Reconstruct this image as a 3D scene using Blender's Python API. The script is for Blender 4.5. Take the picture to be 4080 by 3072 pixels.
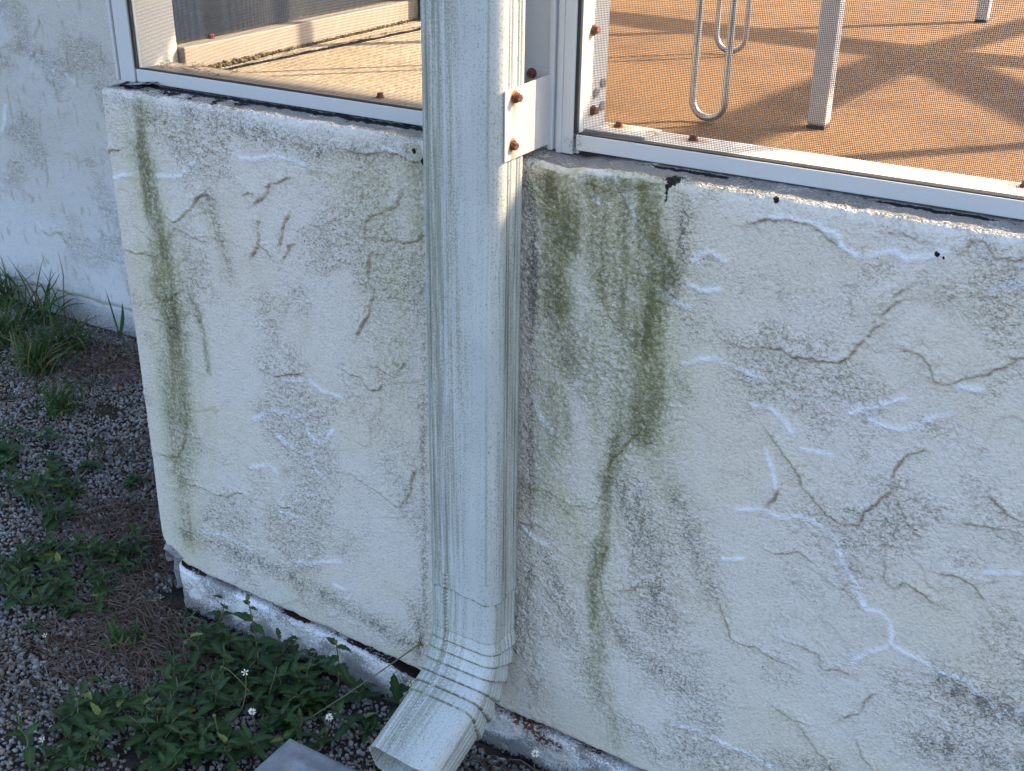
import bpy, bmesh, math, random
import numpy as np
from mathutils import Vector, Matrix

# ---------------------------------------------------------------- camera, light, exposure
scene = bpy.context.scene
for o in list(bpy.data.objects):
    bpy.data.objects.remove(o)
C = scene.collection
CAM_YAW, CAM_PITCH, CAM_ROLL = -31.0, 25.35, 0.80      # degrees
CAM_Z = 0.95
cam_data = bpy.data.cameras.new("camera")
cam = bpy.data.objects.new("camera", cam_data)
C.objects.link(cam)
scene.camera = cam
cam_data.sensor_width = 36.0
cam_data.lens = 4600.0 / 4080.0 * 36.0
cam_data.clip_start = 0.02
cam_data.clip_end = 500.0
yw, pt, rl = (math.radians(a) for a in (CAM_YAW, CAM_PITCH, CAM_ROLL))
fwd = Vector((math.sin(yw) * math.cos(pt), math.cos(yw) * math.cos(pt), -math.sin(pt)))
rgt = fwd.cross(Vector((0, 0, 1))).normalized()
upv = rgt.cross(fwd)
r2 = rgt * math.cos(rl) + upv * math.sin(rl)
u2 = -rgt * math.sin(rl) + upv * math.cos(rl)
mw = Matrix((r2, u2, -fwd)).transposed().to_4x4()
mw.translation = Vector((0, 0, CAM_Z))
cam.matrix_world = mw

SUN_EL = 34.5
SUN_AZ = Vector((0.66, 0.75, 0)).normalized()           # horizontal direction TOWARDS the sun
world = bpy.data.worlds.new("World")
scene.world = world
world.use_nodes = True
wn = world.node_tree
wn.nodes.clear()
wo = wn.nodes.new('ShaderNodeOutputWorld')
wb = wn.nodes.new('ShaderNodeBackground')
wb.inputs['Strength'].default_value = 0.125
sk = wn.nodes.new('ShaderNodeTexSky')
sk.sky_type = 'NISHITA'
sk.sun_disc = False
sk.sun_elevation = math.radians(SUN_EL)
sk.sun_rotation = math.atan2(SUN_AZ.x, SUN_AZ.y)
sk.air_density = 0.8
sk.dust_density = 2.5
sk.ozone_density = 0.8
wn.links.new(sk.outputs[0], wb.inputs[0])
wn.links.new(wb.outputs[0], wo.inputs[0])

sd = bpy.data.lights.new("sun", 'SUN')
sd.energy = 5.0
sd.angle = math.radians(0.45)
sd.color = (1.0, 0.78, 0.50)
sun = bpy.data.objects.new("sun", sd)
C.objects.link(sun)
sdir = Vector((SUN_AZ.x * math.cos(math.radians(SUN_EL)), SUN_AZ.y * math.cos(math.radians(SUN_EL)), math.sin(math.radians(SUN_EL))))
sun.rotation_euler = sdir.to_track_quat('Z', 'Y').to_euler()
sun.location = (3, 4, 4)
scene.view_settings.view_transform = 'Standard'
scene.view_settings.look = 'None'
scene.view_settings.exposure = 2.25
scene.view_settings.gamma = 1.0

rng = np.random.default_rng(7)
random.seed(7)

# ---------------------------------------------------------------- helpers
def tag(o, label=None, cat=None, group=None, kind=None):
    if label: o['label'] = label
    if cat: o['category'] = cat
    if group: o['group'] = group
    if kind: o['kind'] = kind
    return o

def empty(name, loc, label, cat, group=None):
    o = bpy.data.objects.new(name, None)
    o.empty_display_size = 0.05
    C.objects.link(o)
    o.location = loc
    return tag(o, label, cat, group)

def link(name, me, mat=None, parent=None, smooth=False):
    """links a mesh built in world coordinates; a parent's translation is compensated"""
    o = bpy.data.objects.new(name, me)
    C.objects.link(o)
    if mat is not None:
        me.materials.clear(); me.materials.append(mat)
    if smooth:
        me.polygons.foreach_set('use_smooth', np.ones(len(me.polygons), dtype=bool))
    if parent is not None:
        o.parent = parent
        t = Vector(parent.location); p = parent.parent
        while p is not None:
            t = t + Vector(p.location); p = p.parent
        me.transform(Matrix.Translation(-t))
    return o

def mesh_np(name, V, F):
    """V (n,3), F (m,k) arrays with constant k"""
    V = np.asarray(V, dtype=np.float32); F = np.asarray(F, dtype=np.int32)
    me = bpy.data.meshes.new(name)
    k = F.shape[1]
    me.vertices.add(len(V)); me.vertices.foreach_set('co', V.ravel())
    me.loops.add(F.size); me.loops.foreach_set('vertex_index', F.ravel())
    me.polygons.add(len(F))
    me.polygons.foreach_set('loop_start', np.arange(0, F.size, k, dtype=np.int32))
    me.polygons.foreach_set('loop_total', np.full(len(F), k, dtype=np.int32))
    me.update(calc_edges=True)
    return me

def grid_faces(nu, nv, closed_u=False):
    a = np.arange(nu * nv).reshape(nu, nv)
    b = np.roll(a, -1, axis=0) if closed_u else a[1:]
    a0 = a if closed_u else a[:-1]
    return np.stack([a0[:, :-1].ravel(), b[:, :-1].ravel(), b[:, 1:].ravel(), a0[:, 1:].ravel()], 1)

def add_attr(me, name, arr):
    at = me.attributes.new(name, 'FLOAT', 'POINT')
    at.data.foreach_set('value', np.asarray(arr, dtype=np.float32).ravel())

def box_mesh(name, boxes, bevel=0.0, seg=2):
    bm = bmesh.new()
    for (x0, x1, y0, y1, z0, z1) in boxes:
        vs = [bm.verts.new(p) for p in ((x0,y0,z0),(x1,y0,z0),(x1,y1,z0),(x0,y1,z0),(x0,y0,z1),(x1,y0,z1),(x1,y1,z1),(x0,y1,z1))]
        for f in ((0,3,2,1),(4,5,6,7),(0,1,5,4),(1,2,6,5),(2,3,7,6),(3,0,4,7)):
            bm.faces.new([vs[i] for i in f])
    if bevel > 0:
        bmesh.ops.bevel(bm, geom=bm.edges[:], offset=bevel, segments=seg, affect='EDGES', profile=0.5)
    me = bpy.data.meshes.new(name); bm.to_mesh(me); bm.free()
    return me

def tube_np(pts, rad, n=8, cap=True):
    """swept tube; pts (k,3), rad scalar or (k,)"""
    pts = np.asarray(pts, float); k = len(pts)
    rad = np.full(k, rad) if np.isscalar(rad) else np.asarray(rad, float)
    t = np.gradient(pts, axis=0); t /= np.linalg.norm(t, axis=1)[:, None] + 1e-12
    ref = np.array([0, 0, 1.0]) if abs(t[0][2]) < .9 else np.array([1.0, 0, 0])
    u = np.cross(t[0], ref); u /= np.linalg.norm(u)
    V = []
    a = np.arange(n) * 2 * math.pi / n
    for i in range(k):
        u = u - t[i] * np.dot(u, t[i]); u /= np.linalg.norm(u)
        w = np.cross(t[i], u)
        V.append(pts[i] + rad[i] * (np.cos(a)[:, None] * u + np.sin(a)[:, None] * w))
    V = np.concatenate(V)
    F = []
    for i in range(k - 1):
        for j in range(n):
            F.append((i*n+j, i*n+(j+1) % n, (i+1)*n+(j+1) % n, (i+1)*n+j))
    return V, np.array(F)

def join_np(parts):
    Vs, Fs, off = [], [], 0
    for V, F in parts:
        Vs.append(V); Fs.append(F + off); off += len(V)
    return np.concatenate(Vs), np.concatenate(Fs)

# vectorised 2-D gradient noise
_perm = rng.permutation(4096)
_gr = np.stack([np.cos(np.arange(4096) * 2.39996), np.sin(np.arange(4096) * 2.39996)], 1)
def pnoise(x, y, seed=0):
    x = np.asarray(x, float); y = np.asarray(y, float)
    xi = np.floor(x).astype(np.int64); yi = np.floor(y).astype(np.int64)
    xf = x - xi; yf = y - yi
    u = xf*xf*xf*(xf*(xf*6-15)+10); v = yf*yf*yf*(yf*(yf*6-15)+10)
    def g(ix, iy, dx, dy):
        h = _perm[(_perm[(ix + seed*131) & 4095] + iy*7 + seed*17) & 4095]
        return _gr[h, 0]*dx + _gr[h, 1]*dy
    a = g(xi, yi, xf, yf); b = g(xi+1, yi, xf-1, yf)
    c = g(xi, yi+1, xf, yf-1); d = g(xi+1, yi+1, xf-1, yf-1)
    return 1.5 * ((a*(1-u)+b*u)*(1-v) + (c*(1-u)+d*u)*v)
def fbm(x, y, o=4, seed=0, g=0.5):
    r = 0; a = 1.0; f = 1.0; s = 0
    for i in range(o):
        r = r + a*pnoise(x*f, y*f, seed+i); s += a; a *= g; f *= 2.03
    return r / s
def sst(e0, e1, x):
    t = np.clip((x-e0)/(e1-e0), 0, 1); return t*t*(3-2*t)

# ---------------------------------------------------------------- materials
class NT:
    def __init__(s, name):
        s.m = bpy.data.materials.new(name); s.m.use_nodes = True
        s.t = s.m.node_tree; s.t.nodes.clear()
        s.out = s.n('ShaderNodeOutputMaterial'); s.b = s.n('ShaderNodeBsdfPrincipled')
        s.l(s.b.outputs[0], s.out.inputs[0])
    def n(s, ty, **kw):
        nd = s.t.nodes.new(ty)
        for k, v in kw.items(): setattr(nd, k, v)
        return nd
    def l(s, a, b): s.t.links.new(a, b)
    def coord(s):
        return s.n('ShaderNodeTexCoord').outputs['Object']
    def geo(s):
        return s.n('ShaderNodeNewGeometry').outputs['Position']
    def mapping(s, src, scale=(1,1,1)):
        m = s.n('ShaderNodeMapping'); m.inputs['Scale'].default_value = scale
        s.l(src, m.inputs[0]); return m.outputs[0]
    def noise(s, vec, scale, detail=4, rough=0.55, dist=0.0):
        n = s.n('ShaderNodeTexNoise'); n.inputs['Scale'].default_value = scale
        n.inputs['Detail'].default_value = detail; n.inputs['Roughness'].default_value = rough
        n.inputs['Distortion'].default_value = dist
        s.l(vec, n.inputs['Vector']); return n.outputs['Fac']
    def attr(s, name):
        a = s.n('ShaderNodeAttribute'); a.attribute_name = name; return a.outputs['Fac']
    def ramp(s, src, a, b, inv=False):
        r = s.n('ShaderNodeMapRange'); r.interpolation_type = 'SMOOTHSTEP'
        r.inputs['From Min'].default_value = a; r.inputs['From Max'].default_value = b
        r.inputs['To Min'].default_value = 1.0 if inv else 0.0
        r.inputs['To Max'].default_value = 0.0 if inv else 1.0
        s.l(src, r.inputs['Value']); return r.outputs[0]
    def math(s, op, a, b=None, clamp=False):
        m = s.n('ShaderNodeMath', operation=op); m.use_clamp = clamp
        for i, v in enumerate((a, b)):
            if v is None: continue
            if isinstance(v, (int, float)): m.inputs[i].default_value = v
            else: s.l(v, m.inputs[i])
        return m.outputs[0]
    def mix(s, fac, a, b):
        m = s.n('ShaderNodeMix', data_type='RGBA')
        if isinstance(fac, (int, float)): m.inputs['Factor'].default_value = fac
        else: s.l(fac, m.inputs['Factor'])
        for nm, v in (('A', a), ('B', b)):
            sock = [i for i in m.inputs if i.name == nm and i.type == 'RGBA'][0]
            if isinstance(v, tuple): sock.default_value = (*v, 1.0)
            else: s.l(v, sock)
        return [o for o in m.outputs if o.type == 'RGBA'][0]
    def bump(s, h, strength=0.5, dist=0.001, prev=None):
        b = s.n('ShaderNodeBump'); b.inputs['Strength'].default_value = strength
        b.inputs['Distance'].default_value = dist
        s.l(h, b.inputs['Height'])
        if prev is not None: s.l(prev, b.inputs['Normal'])
        return b.outputs[0]
    def done(s, col, rough=0.6, normal=None, metal=0.0, spec=0.5):
        bi = s.b.inputs
        if isinstance(col, tuple): bi['Base Color'].default_value = (*col, 1)
        else: s.l(col, bi['Base Color'])
        if isinstance(rough, (int, float)): bi['Roughness'].default_value = rough
        else: s.l(rough, bi['Roughness'])
        bi['Metallic'].default_value = metal
        bi['Specular IOR Level'].default_value = spec
        if normal is not None: s.l(normal, bi['Normal'])
        return s.m

def stucco_material(name, base=(0.715, 0.665, 0.595), warm=(0.70, 0.64, 0.53)):
    k = NT(name); p = k.geo()
    n1 = k.noise(p, 7, 5); n2 = k.noise(p, 60, 4); fine = k.noise(p, 520, 3, 0.6); fine2 = k.noise(p, 260, 4, 0.7)
    col = k.mix(k.ramp(n1, .4, .65), base, warm)
    col = k.mix(k.math('MULTIPLY', k.ramp(n2, .45, .75), .25), col, (0.52, 0.50, 0.42))
    # grime held in the sandy pits
    col = k.mix(k.math('MULTIPLY', k.ramp(k.noise(p, 300, 3, .6), .50, .36), k.math('ADD', .20, k.math('MULTIPLY', k.attr('rough'), .65)), True), col, (0.27, 0.24, 0.165))
    # worn / chalky ridges
    col = k.mix(k.math('MULTIPLY', k.attr('worn'), k.ramp(fine2, .25, .5), True), col, (0.82, 0.83, 0.86))
    # tan dirt under ledges, with their relief shading painted in
    col = k.mix(k.math('MULTIPLY', k.attr('dirt'), .85, True), col, (0.33, 0.27, 0.17))
    # light yellow-green tint
    col = k.mix(k.math('MULTIPLY', k.math('MULTIPLY', k.attr('tint'), .85), k.ramp(fine2, .3, .6), True), col, (0.38, 0.39, 0.14))
    # algae film, speckled at its rim
    a = k.attr('algae')
    af = k.math('MULTIPLY', k.ramp(a, .02, .35), k.ramp(k.math('ADD', a, k.math('MULTIPLY', k.math('SUBTRACT', fine2, .5), 2.0)), .0, 1.05))
    film = k.math('MULTIPLY', k.ramp(a, .04, .75), k.ramp(fine2, .15, .55))
    col = k.mix(k.math('MULTIPLY', film, .52), col, (0.32, 0.32, 0.165))
    col = k.mix(k.math('MULTIPLY', af, .72), col, k.mix(k.ramp(k.noise(p, 45, 3), .4, .6), (0.115, 0.115, 0.032), (0.050, 0.055, 0.016)))
    # mildew: grey-black specks in the pits
    md = k.attr('mildew')
    mf = k.ramp(k.math('ADD', k.math('MULTIPLY', md, .62), k.math('SUBTRACT', k.noise(p, 400, 4, .75), .62)), .10, .25)
    col = k.mix(k.math('MULTIPLY', mf, .75), col, (0.13, 0.125, 0.11))
    col = k.mix(k.math('MULTIPLY', md, .08, True), col, (0.30, 0.28, 0.29))
    # isolated specks everywhere
    sp = k.ramp(k.noise(p, 230, 2, .5), .735, .77)
    col = k.mix(k.math('MULTIPLY', sp, .7), col, (0.10, 0.09, 0.07))
    # mouldy black on the ledge, painted gap shade on the footing
    bl = k.attr('mould_shade')
    bf = k.ramp(k.math('ADD', bl, k.math('MULTIPLY', k.math('SUBTRACT', fine2, .5), 1.8)), .38, .62)
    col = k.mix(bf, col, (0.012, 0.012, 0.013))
    col = k.mix(k.math('MULTIPLY', k.attr('rust'), k.ramp(fine2, .3, .55), True), col, (0.16, 0.07, 0.02))
    vo = k.n('ShaderNodeTexVoronoi'); vo.feature = 'SMOOTH_F1'; vo.inputs['Scale'].default_value = 400; vo.inputs['Smoothness'].default_value = .35
    wv = k.n('ShaderNodeVectorMath', operation='ADD'); k.l(p, wv.inputs[0])
    nc = k.n('ShaderNodeTexNoise'); nc.inputs['Scale'].default_value = 140; k.l(p, nc.inputs['Vector'])
    sc_ = k.n('ShaderNodeVectorMath', operation='SCALE'); k.l(nc.outputs['Color'], sc_.inputs[0]); sc_.inputs['Scale'].default_value = .006; k.l(sc_.outputs[0], wv.inputs[1])
    k.l(wv.outputs[0], vo.inputs['Vector'])
    grain = k.math('MULTIPLY', k.math('SUBTRACT', 1.0, vo.outputs['Distance']), k.math('ADD', .32, k.math('MULTIPLY', k.attr('rough'), .85)))
    nb = k.bump(k.math('ADD', grain, k.math('MULTIPLY', fine2, .5)), 1.0, 0.0019)
    return k.done(col, 0.88, nb, spec=0.25)

M = {}
M['stucco'] = stucco_material('weathered_stucco')
M['stucco_house'] = stucco_material('house_stucco', (0.62, 0.60, 0.565), (0.61, 0.575, 0.51))
def m_white(name, base=(0.57, 0.575, 0.56), dirt=.8, rust=()):
    k = NT(name); p = k.geo()
    st = k.noise(k.mapping(p, (220, 220, 18)), 1.0, 4, .7)
    sp = k.noise(p, 330, 3, .6)
    col = k.mix(k.math('MULTIPLY', k.ramp(st, .5, .8), .25*dirt), base, (0.45, 0.45, 0.40))
    col = k.mix(k.math('MULTIPLY', k.ramp(sp, .70, .76), .8*dirt), col, (0.12, 0.10, 0.07))
    if rust:
        sx = k.n('ShaderNodeSeparateXYZ'); k.l(p, sx.inputs[0]); n = k.math('MULTIPLY', k.math('SUBTRACT', k.noise(p, 90, 3), .5), .010)
        for (a, b, r) in rust:
            d = k.math('POWER', k.math('ADD', k.math('POWER', k.math('MULTIPLY', k.math('SUBTRACT', sx.outputs[0], a), .55), 2), k.math('POWER', k.math('SUBTRACT', sx.outputs[1], b), 2)), .5)
            col = k.mix(k.math('MULTIPLY', k.ramp(k.math('ADD', d, n), r*.25, r, True), .85), col, (0.40, 0.17, 0.04))
    return k.done(col, k.math('ADD', k.math('MULTIPLY', st, .2), .38), k.bump(k.noise(p, 90, 3), .15, .0006), spec=.4)
M['white'] = m_white('white_painted_aluminium')
M['rail_rusty'] = m_white('rail_with_rust_marks', rust=((-.462, .951, .011), (-.388, .950, .012), (-.112, .955, .012), (-.43, .950, .006)))
M['shade_toned'] = m_white('shade_toned_aluminium', (0.26, 0.23, 0.20), 1.4)  # toned-down aluminium; the left rail's shade is put into this colour
def m_pipe():
    k = NT('weathered_white_downspout'); p = k.geo()
    sx = k.n('ShaderNodeSeparateXYZ'); k.l(p, sx.inputs[0])
    at = k.n('ShaderNodeAttribute'); at.attribute_name = 'run'; fl = at.outputs['Vector']
    streak = k.noise(k.mapping(fl, (520, 9, 1)), 1.0, 4, .65)
    streak2 = k.noise(k.mapping(fl, (160, 5, 1)), 1.0, 3, .6)
    speck = k.noise(p, 560, 3, .7); big = k.noise(p, 14, 3)
    g = k.attr('groove'); w = k.attr('grime')
    col = k.mix(k.ramp(big, .35, .7), (0.565, 0.585, 0.56), (0.50, 0.52, 0.495))
    amt = k.math('MULTIPLY', w, k.math('ADD', k.ramp(streak, .40, .60), k.math('MULTIPLY', k.ramp(streak2, .40, .60), .9)))
    dots = k.ramp(k.math('ADD', k.math('MULTIPLY', amt, .14), speck), .57, .68)
    col = k.mix(k.math('MULTIPLY', amt, .22, True), col, (0.30, 0.32, 0.225))
    col = k.mix(k.math('MULTIPLY', dots, .6), col, (0.20, 0.21, 0.15))
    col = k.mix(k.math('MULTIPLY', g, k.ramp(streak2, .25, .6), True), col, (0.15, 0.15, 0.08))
    iso = k.ramp(k.noise(p, 330, 1, .5), .745, .765)
    col = k.mix(k.math('MULTIPLY', iso, .75), col, (0.09, 0.09, 0.09))
    al = k.ramp(k.math('ADD', k.attr('green'), k.math('SUBTRACT', k.noise(p, 230, 4, .7), .5)), .3, .75)
    col = k.mix(k.math('MULTIPLY', al, .75), col, (0.22, 0.21, 0.07))
    return k.done(col, .46, k.bump(k.noise(p, 120, 3), .12, .0006), spec=.4)
M['pipe'] = m_pipe()
def simple(name, c, rough=.6, var=None, sc=80, metal=0, spec=.5, bump=.0):
    k = NT(name); p = k.geo(); n = k.noise(p, sc, 4, .6)
    col = k.mix(k.ramp(n, .35, .65), c, var) if var else c
    return k.done(col, rough, k.bump(n, .5, bump) if bump else None, metal, spec)
M['mesh'] = simple('charcoal_insect_mesh', (0.030, 0.030, 0.033), .55)
M['spline'] = simple('black_rubber_spline', (0.010, 0.010, 0.012), .6, (0.02, 0.02, 0.022), 200)
M['rust'] = simple('rusted_screw', (0.10, 0.025, 0.015), .75, (0.22, 0.075, 0.03), 600, bump=.0005)
M['rod'] = simple('bare_aluminium_rod', (0.50, 0.52, 0.55), .3, (0.40, 0.42, 0.46), 60, metal=.75)
M['leg'] = simple('white_powder_coated_leg', (0.50, 0.50, 0.50), .35, (0.45, 0.45, 0.46), 40)
M['brownwood'] = simple('dark_brown_post', (0.10, 0.055, 0.03), .6, (0.06, 0.035, 0.02), 60)
def m_floor():
    k = NT('stained_patio_concrete'); p = k.geo()
    n = k.noise(p, 14, 6, .7); f = k.noise(p, 240, 4, .7); s = k.noise(k.mapping(p, (90, 30, 30)), 1.0, 4, .6)
    sx = k.n('ShaderNodeSeparateXYZ'); k.l(p, sx.inputs[0])
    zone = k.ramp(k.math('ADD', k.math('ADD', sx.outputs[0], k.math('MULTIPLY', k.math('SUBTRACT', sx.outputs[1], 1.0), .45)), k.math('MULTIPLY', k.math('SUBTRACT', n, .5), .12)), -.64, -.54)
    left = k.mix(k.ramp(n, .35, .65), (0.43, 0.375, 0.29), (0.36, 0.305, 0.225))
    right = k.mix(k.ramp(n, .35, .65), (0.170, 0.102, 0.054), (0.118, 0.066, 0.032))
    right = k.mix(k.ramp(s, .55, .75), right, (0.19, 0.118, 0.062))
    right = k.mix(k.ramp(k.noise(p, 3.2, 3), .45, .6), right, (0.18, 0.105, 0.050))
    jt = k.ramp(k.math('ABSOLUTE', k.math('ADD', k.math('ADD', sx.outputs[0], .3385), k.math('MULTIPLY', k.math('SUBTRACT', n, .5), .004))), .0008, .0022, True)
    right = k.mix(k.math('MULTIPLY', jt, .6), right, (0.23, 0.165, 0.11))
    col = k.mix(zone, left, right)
    col = k.mix(k.math('MULTIPLY', k.ramp(f, .40, .60), .55), col, (0.085, 0.045, 0.022))
    return k.done(col, .85, k.bump(f, .6, .0012), spec=.2)
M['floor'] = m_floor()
def m_ground():
    k = NT('dark_soil'); p = k.geo(); n = k.noise(p, 30, 5, .7); f = k.noise(p, 260, 4, .7)
    col = k.mix(k.ramp(n, .35, .65), (0.030, 0.024, 0.018), (0.075, 0.060, 0.045))
    col = k.mix(k.ramp(f, .55, .75), col, (0.14, 0.125, 0.11))
    return k.done(col, .95, k.bump(f, .8, .004), spec=.1)
M['soil'] = m_ground()
def m_stone():
    k = NT('crushed_shell_gravel'); p = k.geo(); t = k.attr('tone'); n = k.noise(p, 300, 3)
    col = k.mix(t, (0.13, 0.125, 0.115), (0.42, 0.41, 0.385))
    col = k.mix(k.ramp(t, .90, .93), col, (0.30, 0.22, 0.15))
    col = k.mix(k.math('MULTIPLY', k.ramp(n, .5, .7), .35), col, (0.12, 0.11, 0.10))
    return k.done(col, .85, k.bump(n, .5, .0006), spec=.2)
M['stone'] = m_stone()
def m_straw():
    k = NT('dry_straw'); t = k.attr('tone')
    col = k.mix(t, (0.085, 0.052, 0.034), (0.25, 0.19, 0.145))
    return k.done(col, .8, spec=.2)
M['straw'] = m_straw()
def m_leaf(name, a, b, c=(0.20, 0.24, 0.04)):
    k = NT(name); t = k.attr('tone'); p = k.geo(); v = k.attr('vein'); n = k.noise(p, 220, 3)
    col = k.mix(t, a, b)
    col = k.mix(k.ramp(t, .93, .97), col, c)
    col = k.mix(k.math('MULTIPLY', v, .4), col, (0.12, 0.17, 0.05))
    col = k.mix(k.math('MULTIPLY', k.ramp(n, .5, .75), .25), col, (0.02, 0.05, 0.01))
    m = k.done(col, .5, k.bump(n, .4, .0005), spec=.35)
    tr = k.n('ShaderNodeBsdfTranslucent'); k.l(col, tr.inputs[0])
    mx = k.n('ShaderNodeMixShader'); mx.inputs[0].default_value = .22
    k.l(k.b.outputs[0], mx.inputs[1]); k.l(tr.outputs[0], mx.inputs[2]); k.l(mx.outputs[0], k.out.inputs[0])
    return m
M['leaf'] = m_leaf('weed_leaf', (0.014, 0.042, 0.014), (0.036, 0.092, 0.018))
M['grass'] = m_leaf('grass_blade', (0.028, 0.075, 0.022), (0.065, 0.13, 0.035), (0.24, 0.18, 0.08))
M['stem'] = simple('weed_stem', (0.10, 0.13, 0.04), .6, (0.16, 0.12, 0.06), 60)
M['petal'] = simple('white_petal', (0.75, 0.73, 0.60), .6)
M['pollen'] = simple('yellow_centre', (0.62, 0.36, 0.02), .8, (0.40, 0.22, 0.01), 900, bump=.001)
M['bud'] = simple('green_bud', (0.09, 0.11, 0.04), .7, (0.15, 0.13, 0.06), 500)
M['seed'] = simple('dry_seed_head', (0.34, 0.17, 0.03), .8, (0.16, 0.10, 0.03), 600)
def m_block():
    k = NT('cast_concrete'); p = k.geo(); n = k.noise(p, 35, 4); f = k.noise(p, 420, 3, .6)
    col = k.mix(k.ramp(n, .35, .65), (0.26, 0.27, 0.28), (0.18, 0.185, 0.195))
    col = k.mix(k.math('MULTIPLY', k.ramp(f, .5, .7), .5), col, (0.15, 0.15, 0.15))
    return k.done(col, .85, k.bump(f, .6, .001), spec=.25)
M['block'] = m_block()
M['lawn'] = simple('distant_lawn', (0.05, 0.09, 0.025), .9, (0.08, 0.12, 0.04), 3)

# wall features in metres (x along the wall, z up)
RIDGES="-0.725,0.672 -0.705,0.673 -0.665,0.678 -0.649,0.676 -0.630,0.672;-0.866,0.643 -0.814,0.651 -0.789,0.651 -0.777,0.648;-0.999,0.602 -0.979,0.604 -0.952,0.614 -0.932,0.629;-1.074,0.589 -1.038,0.600;-0.350,0.532 -0.337,0.540 -0.323,0.544 -0.308,0.540 -0.294,0.536 -0.274,0.533;-0.284,0.508 -0.268,0.510 -0.258,0.502 -0.249,0.492;-0.236,0.478 -0.222,0.479 -0.211,0.479;-0.289,0.401 -0.274,0.407 -0.262,0.409 -0.248,0.406 -0.236,0.408;-0.236,0.413 -0.219,0.412 -0.204,0.407 -0.194,0.398 -0.188,0.384 -0.179,0.371 -0.171,0.354 -0.165,0.343;-0.172,0.355 -0.160,0.341 -0.148,0.343 -0.140,0.337 -0.135,0.315 -0.131,0.311 -0.108,0.307 -0.088,0.303 -0.068,0.300 -0.052,0.292 -0.038,0.281 -0.021,0.290;-0.165,0.281 -0.154,0.296 -0.139,0.309;-0.331,0.130 -0.304,0.136 -0.278,0.130 -0.248,0.132 -0.224,0.126;-0.268,0.467 -0.259,0.450 -0.254,0.433;-0.185,0.522 -0.175,0.520 -0.163,0.518 -0.149,0.523 -0.138,0.536 -0.126,0.542;-0.200,0.523 -0.182,0.534 -0.160,0.547;-0.123,0.568 -0.112,0.568 -0.104,0.568;-0.296,0.345 -0.277,0.350;-0.286,0.676 -0.268,0.678 -0.253,0.678 -0.241,0.675 -0.232,0.672 -0.226,0.661 -0.215,0.657 -0.201,0.661 -0.187,0.666 -0.178,0.661 -0.162,0.667 -0.149,0.673;-0.507,0.459 -0.496,0.438 -0.474,0.418;-0.451,0.689 -0.434,0.688 -0.420,0.677 -0.411,0.664 -0.404,0.653 -0.397,0.635 -0.385,0.626 -0.377,0.615;-0.457,0.672 -0.443,0.664;-0.831,0.391 -0.805,0.400;-0.792,0.401 -0.775,0.394 -0.746,0.393;-0.881,0.329 -0.846,0.352 -0.823,0.351 -0.807,0.349;-0.801,0.349 -0.796,0.332 -0.781,0.324 -0.761,0.349;-0.847,0.319 -0.829,0.310 -0.809,0.304 -0.795,0.308;-0.794,0.301 -0.790,0.286 -0.779,0.281;-0.895,0.260 -0.863,0.272 -0.852,0.265;-0.990,0.138 -0.942,0.145 -0.906,0.140;-0.850,0.213 -0.817,0.212;-0.830,0.147 -0.764,0.171;-0.776,0.136 -0.758,0.132;-0.513,0.307 -0.500,0.296 -0.485,0.293;-0.354,0.606 -0.342,0.602 -0.325,0.607;-0.389,0.592 -0.374,0.592 -0.362,0.587 -0.350,0.585;-0.351,0.628 -0.336,0.639 -0.319,0.632;-0.123,0.566 -0.104,0.568;-0.110,0.651 -0.100,0.657 -0.090,0.657;-0.071,0.411 -0.049,0.420"
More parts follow.
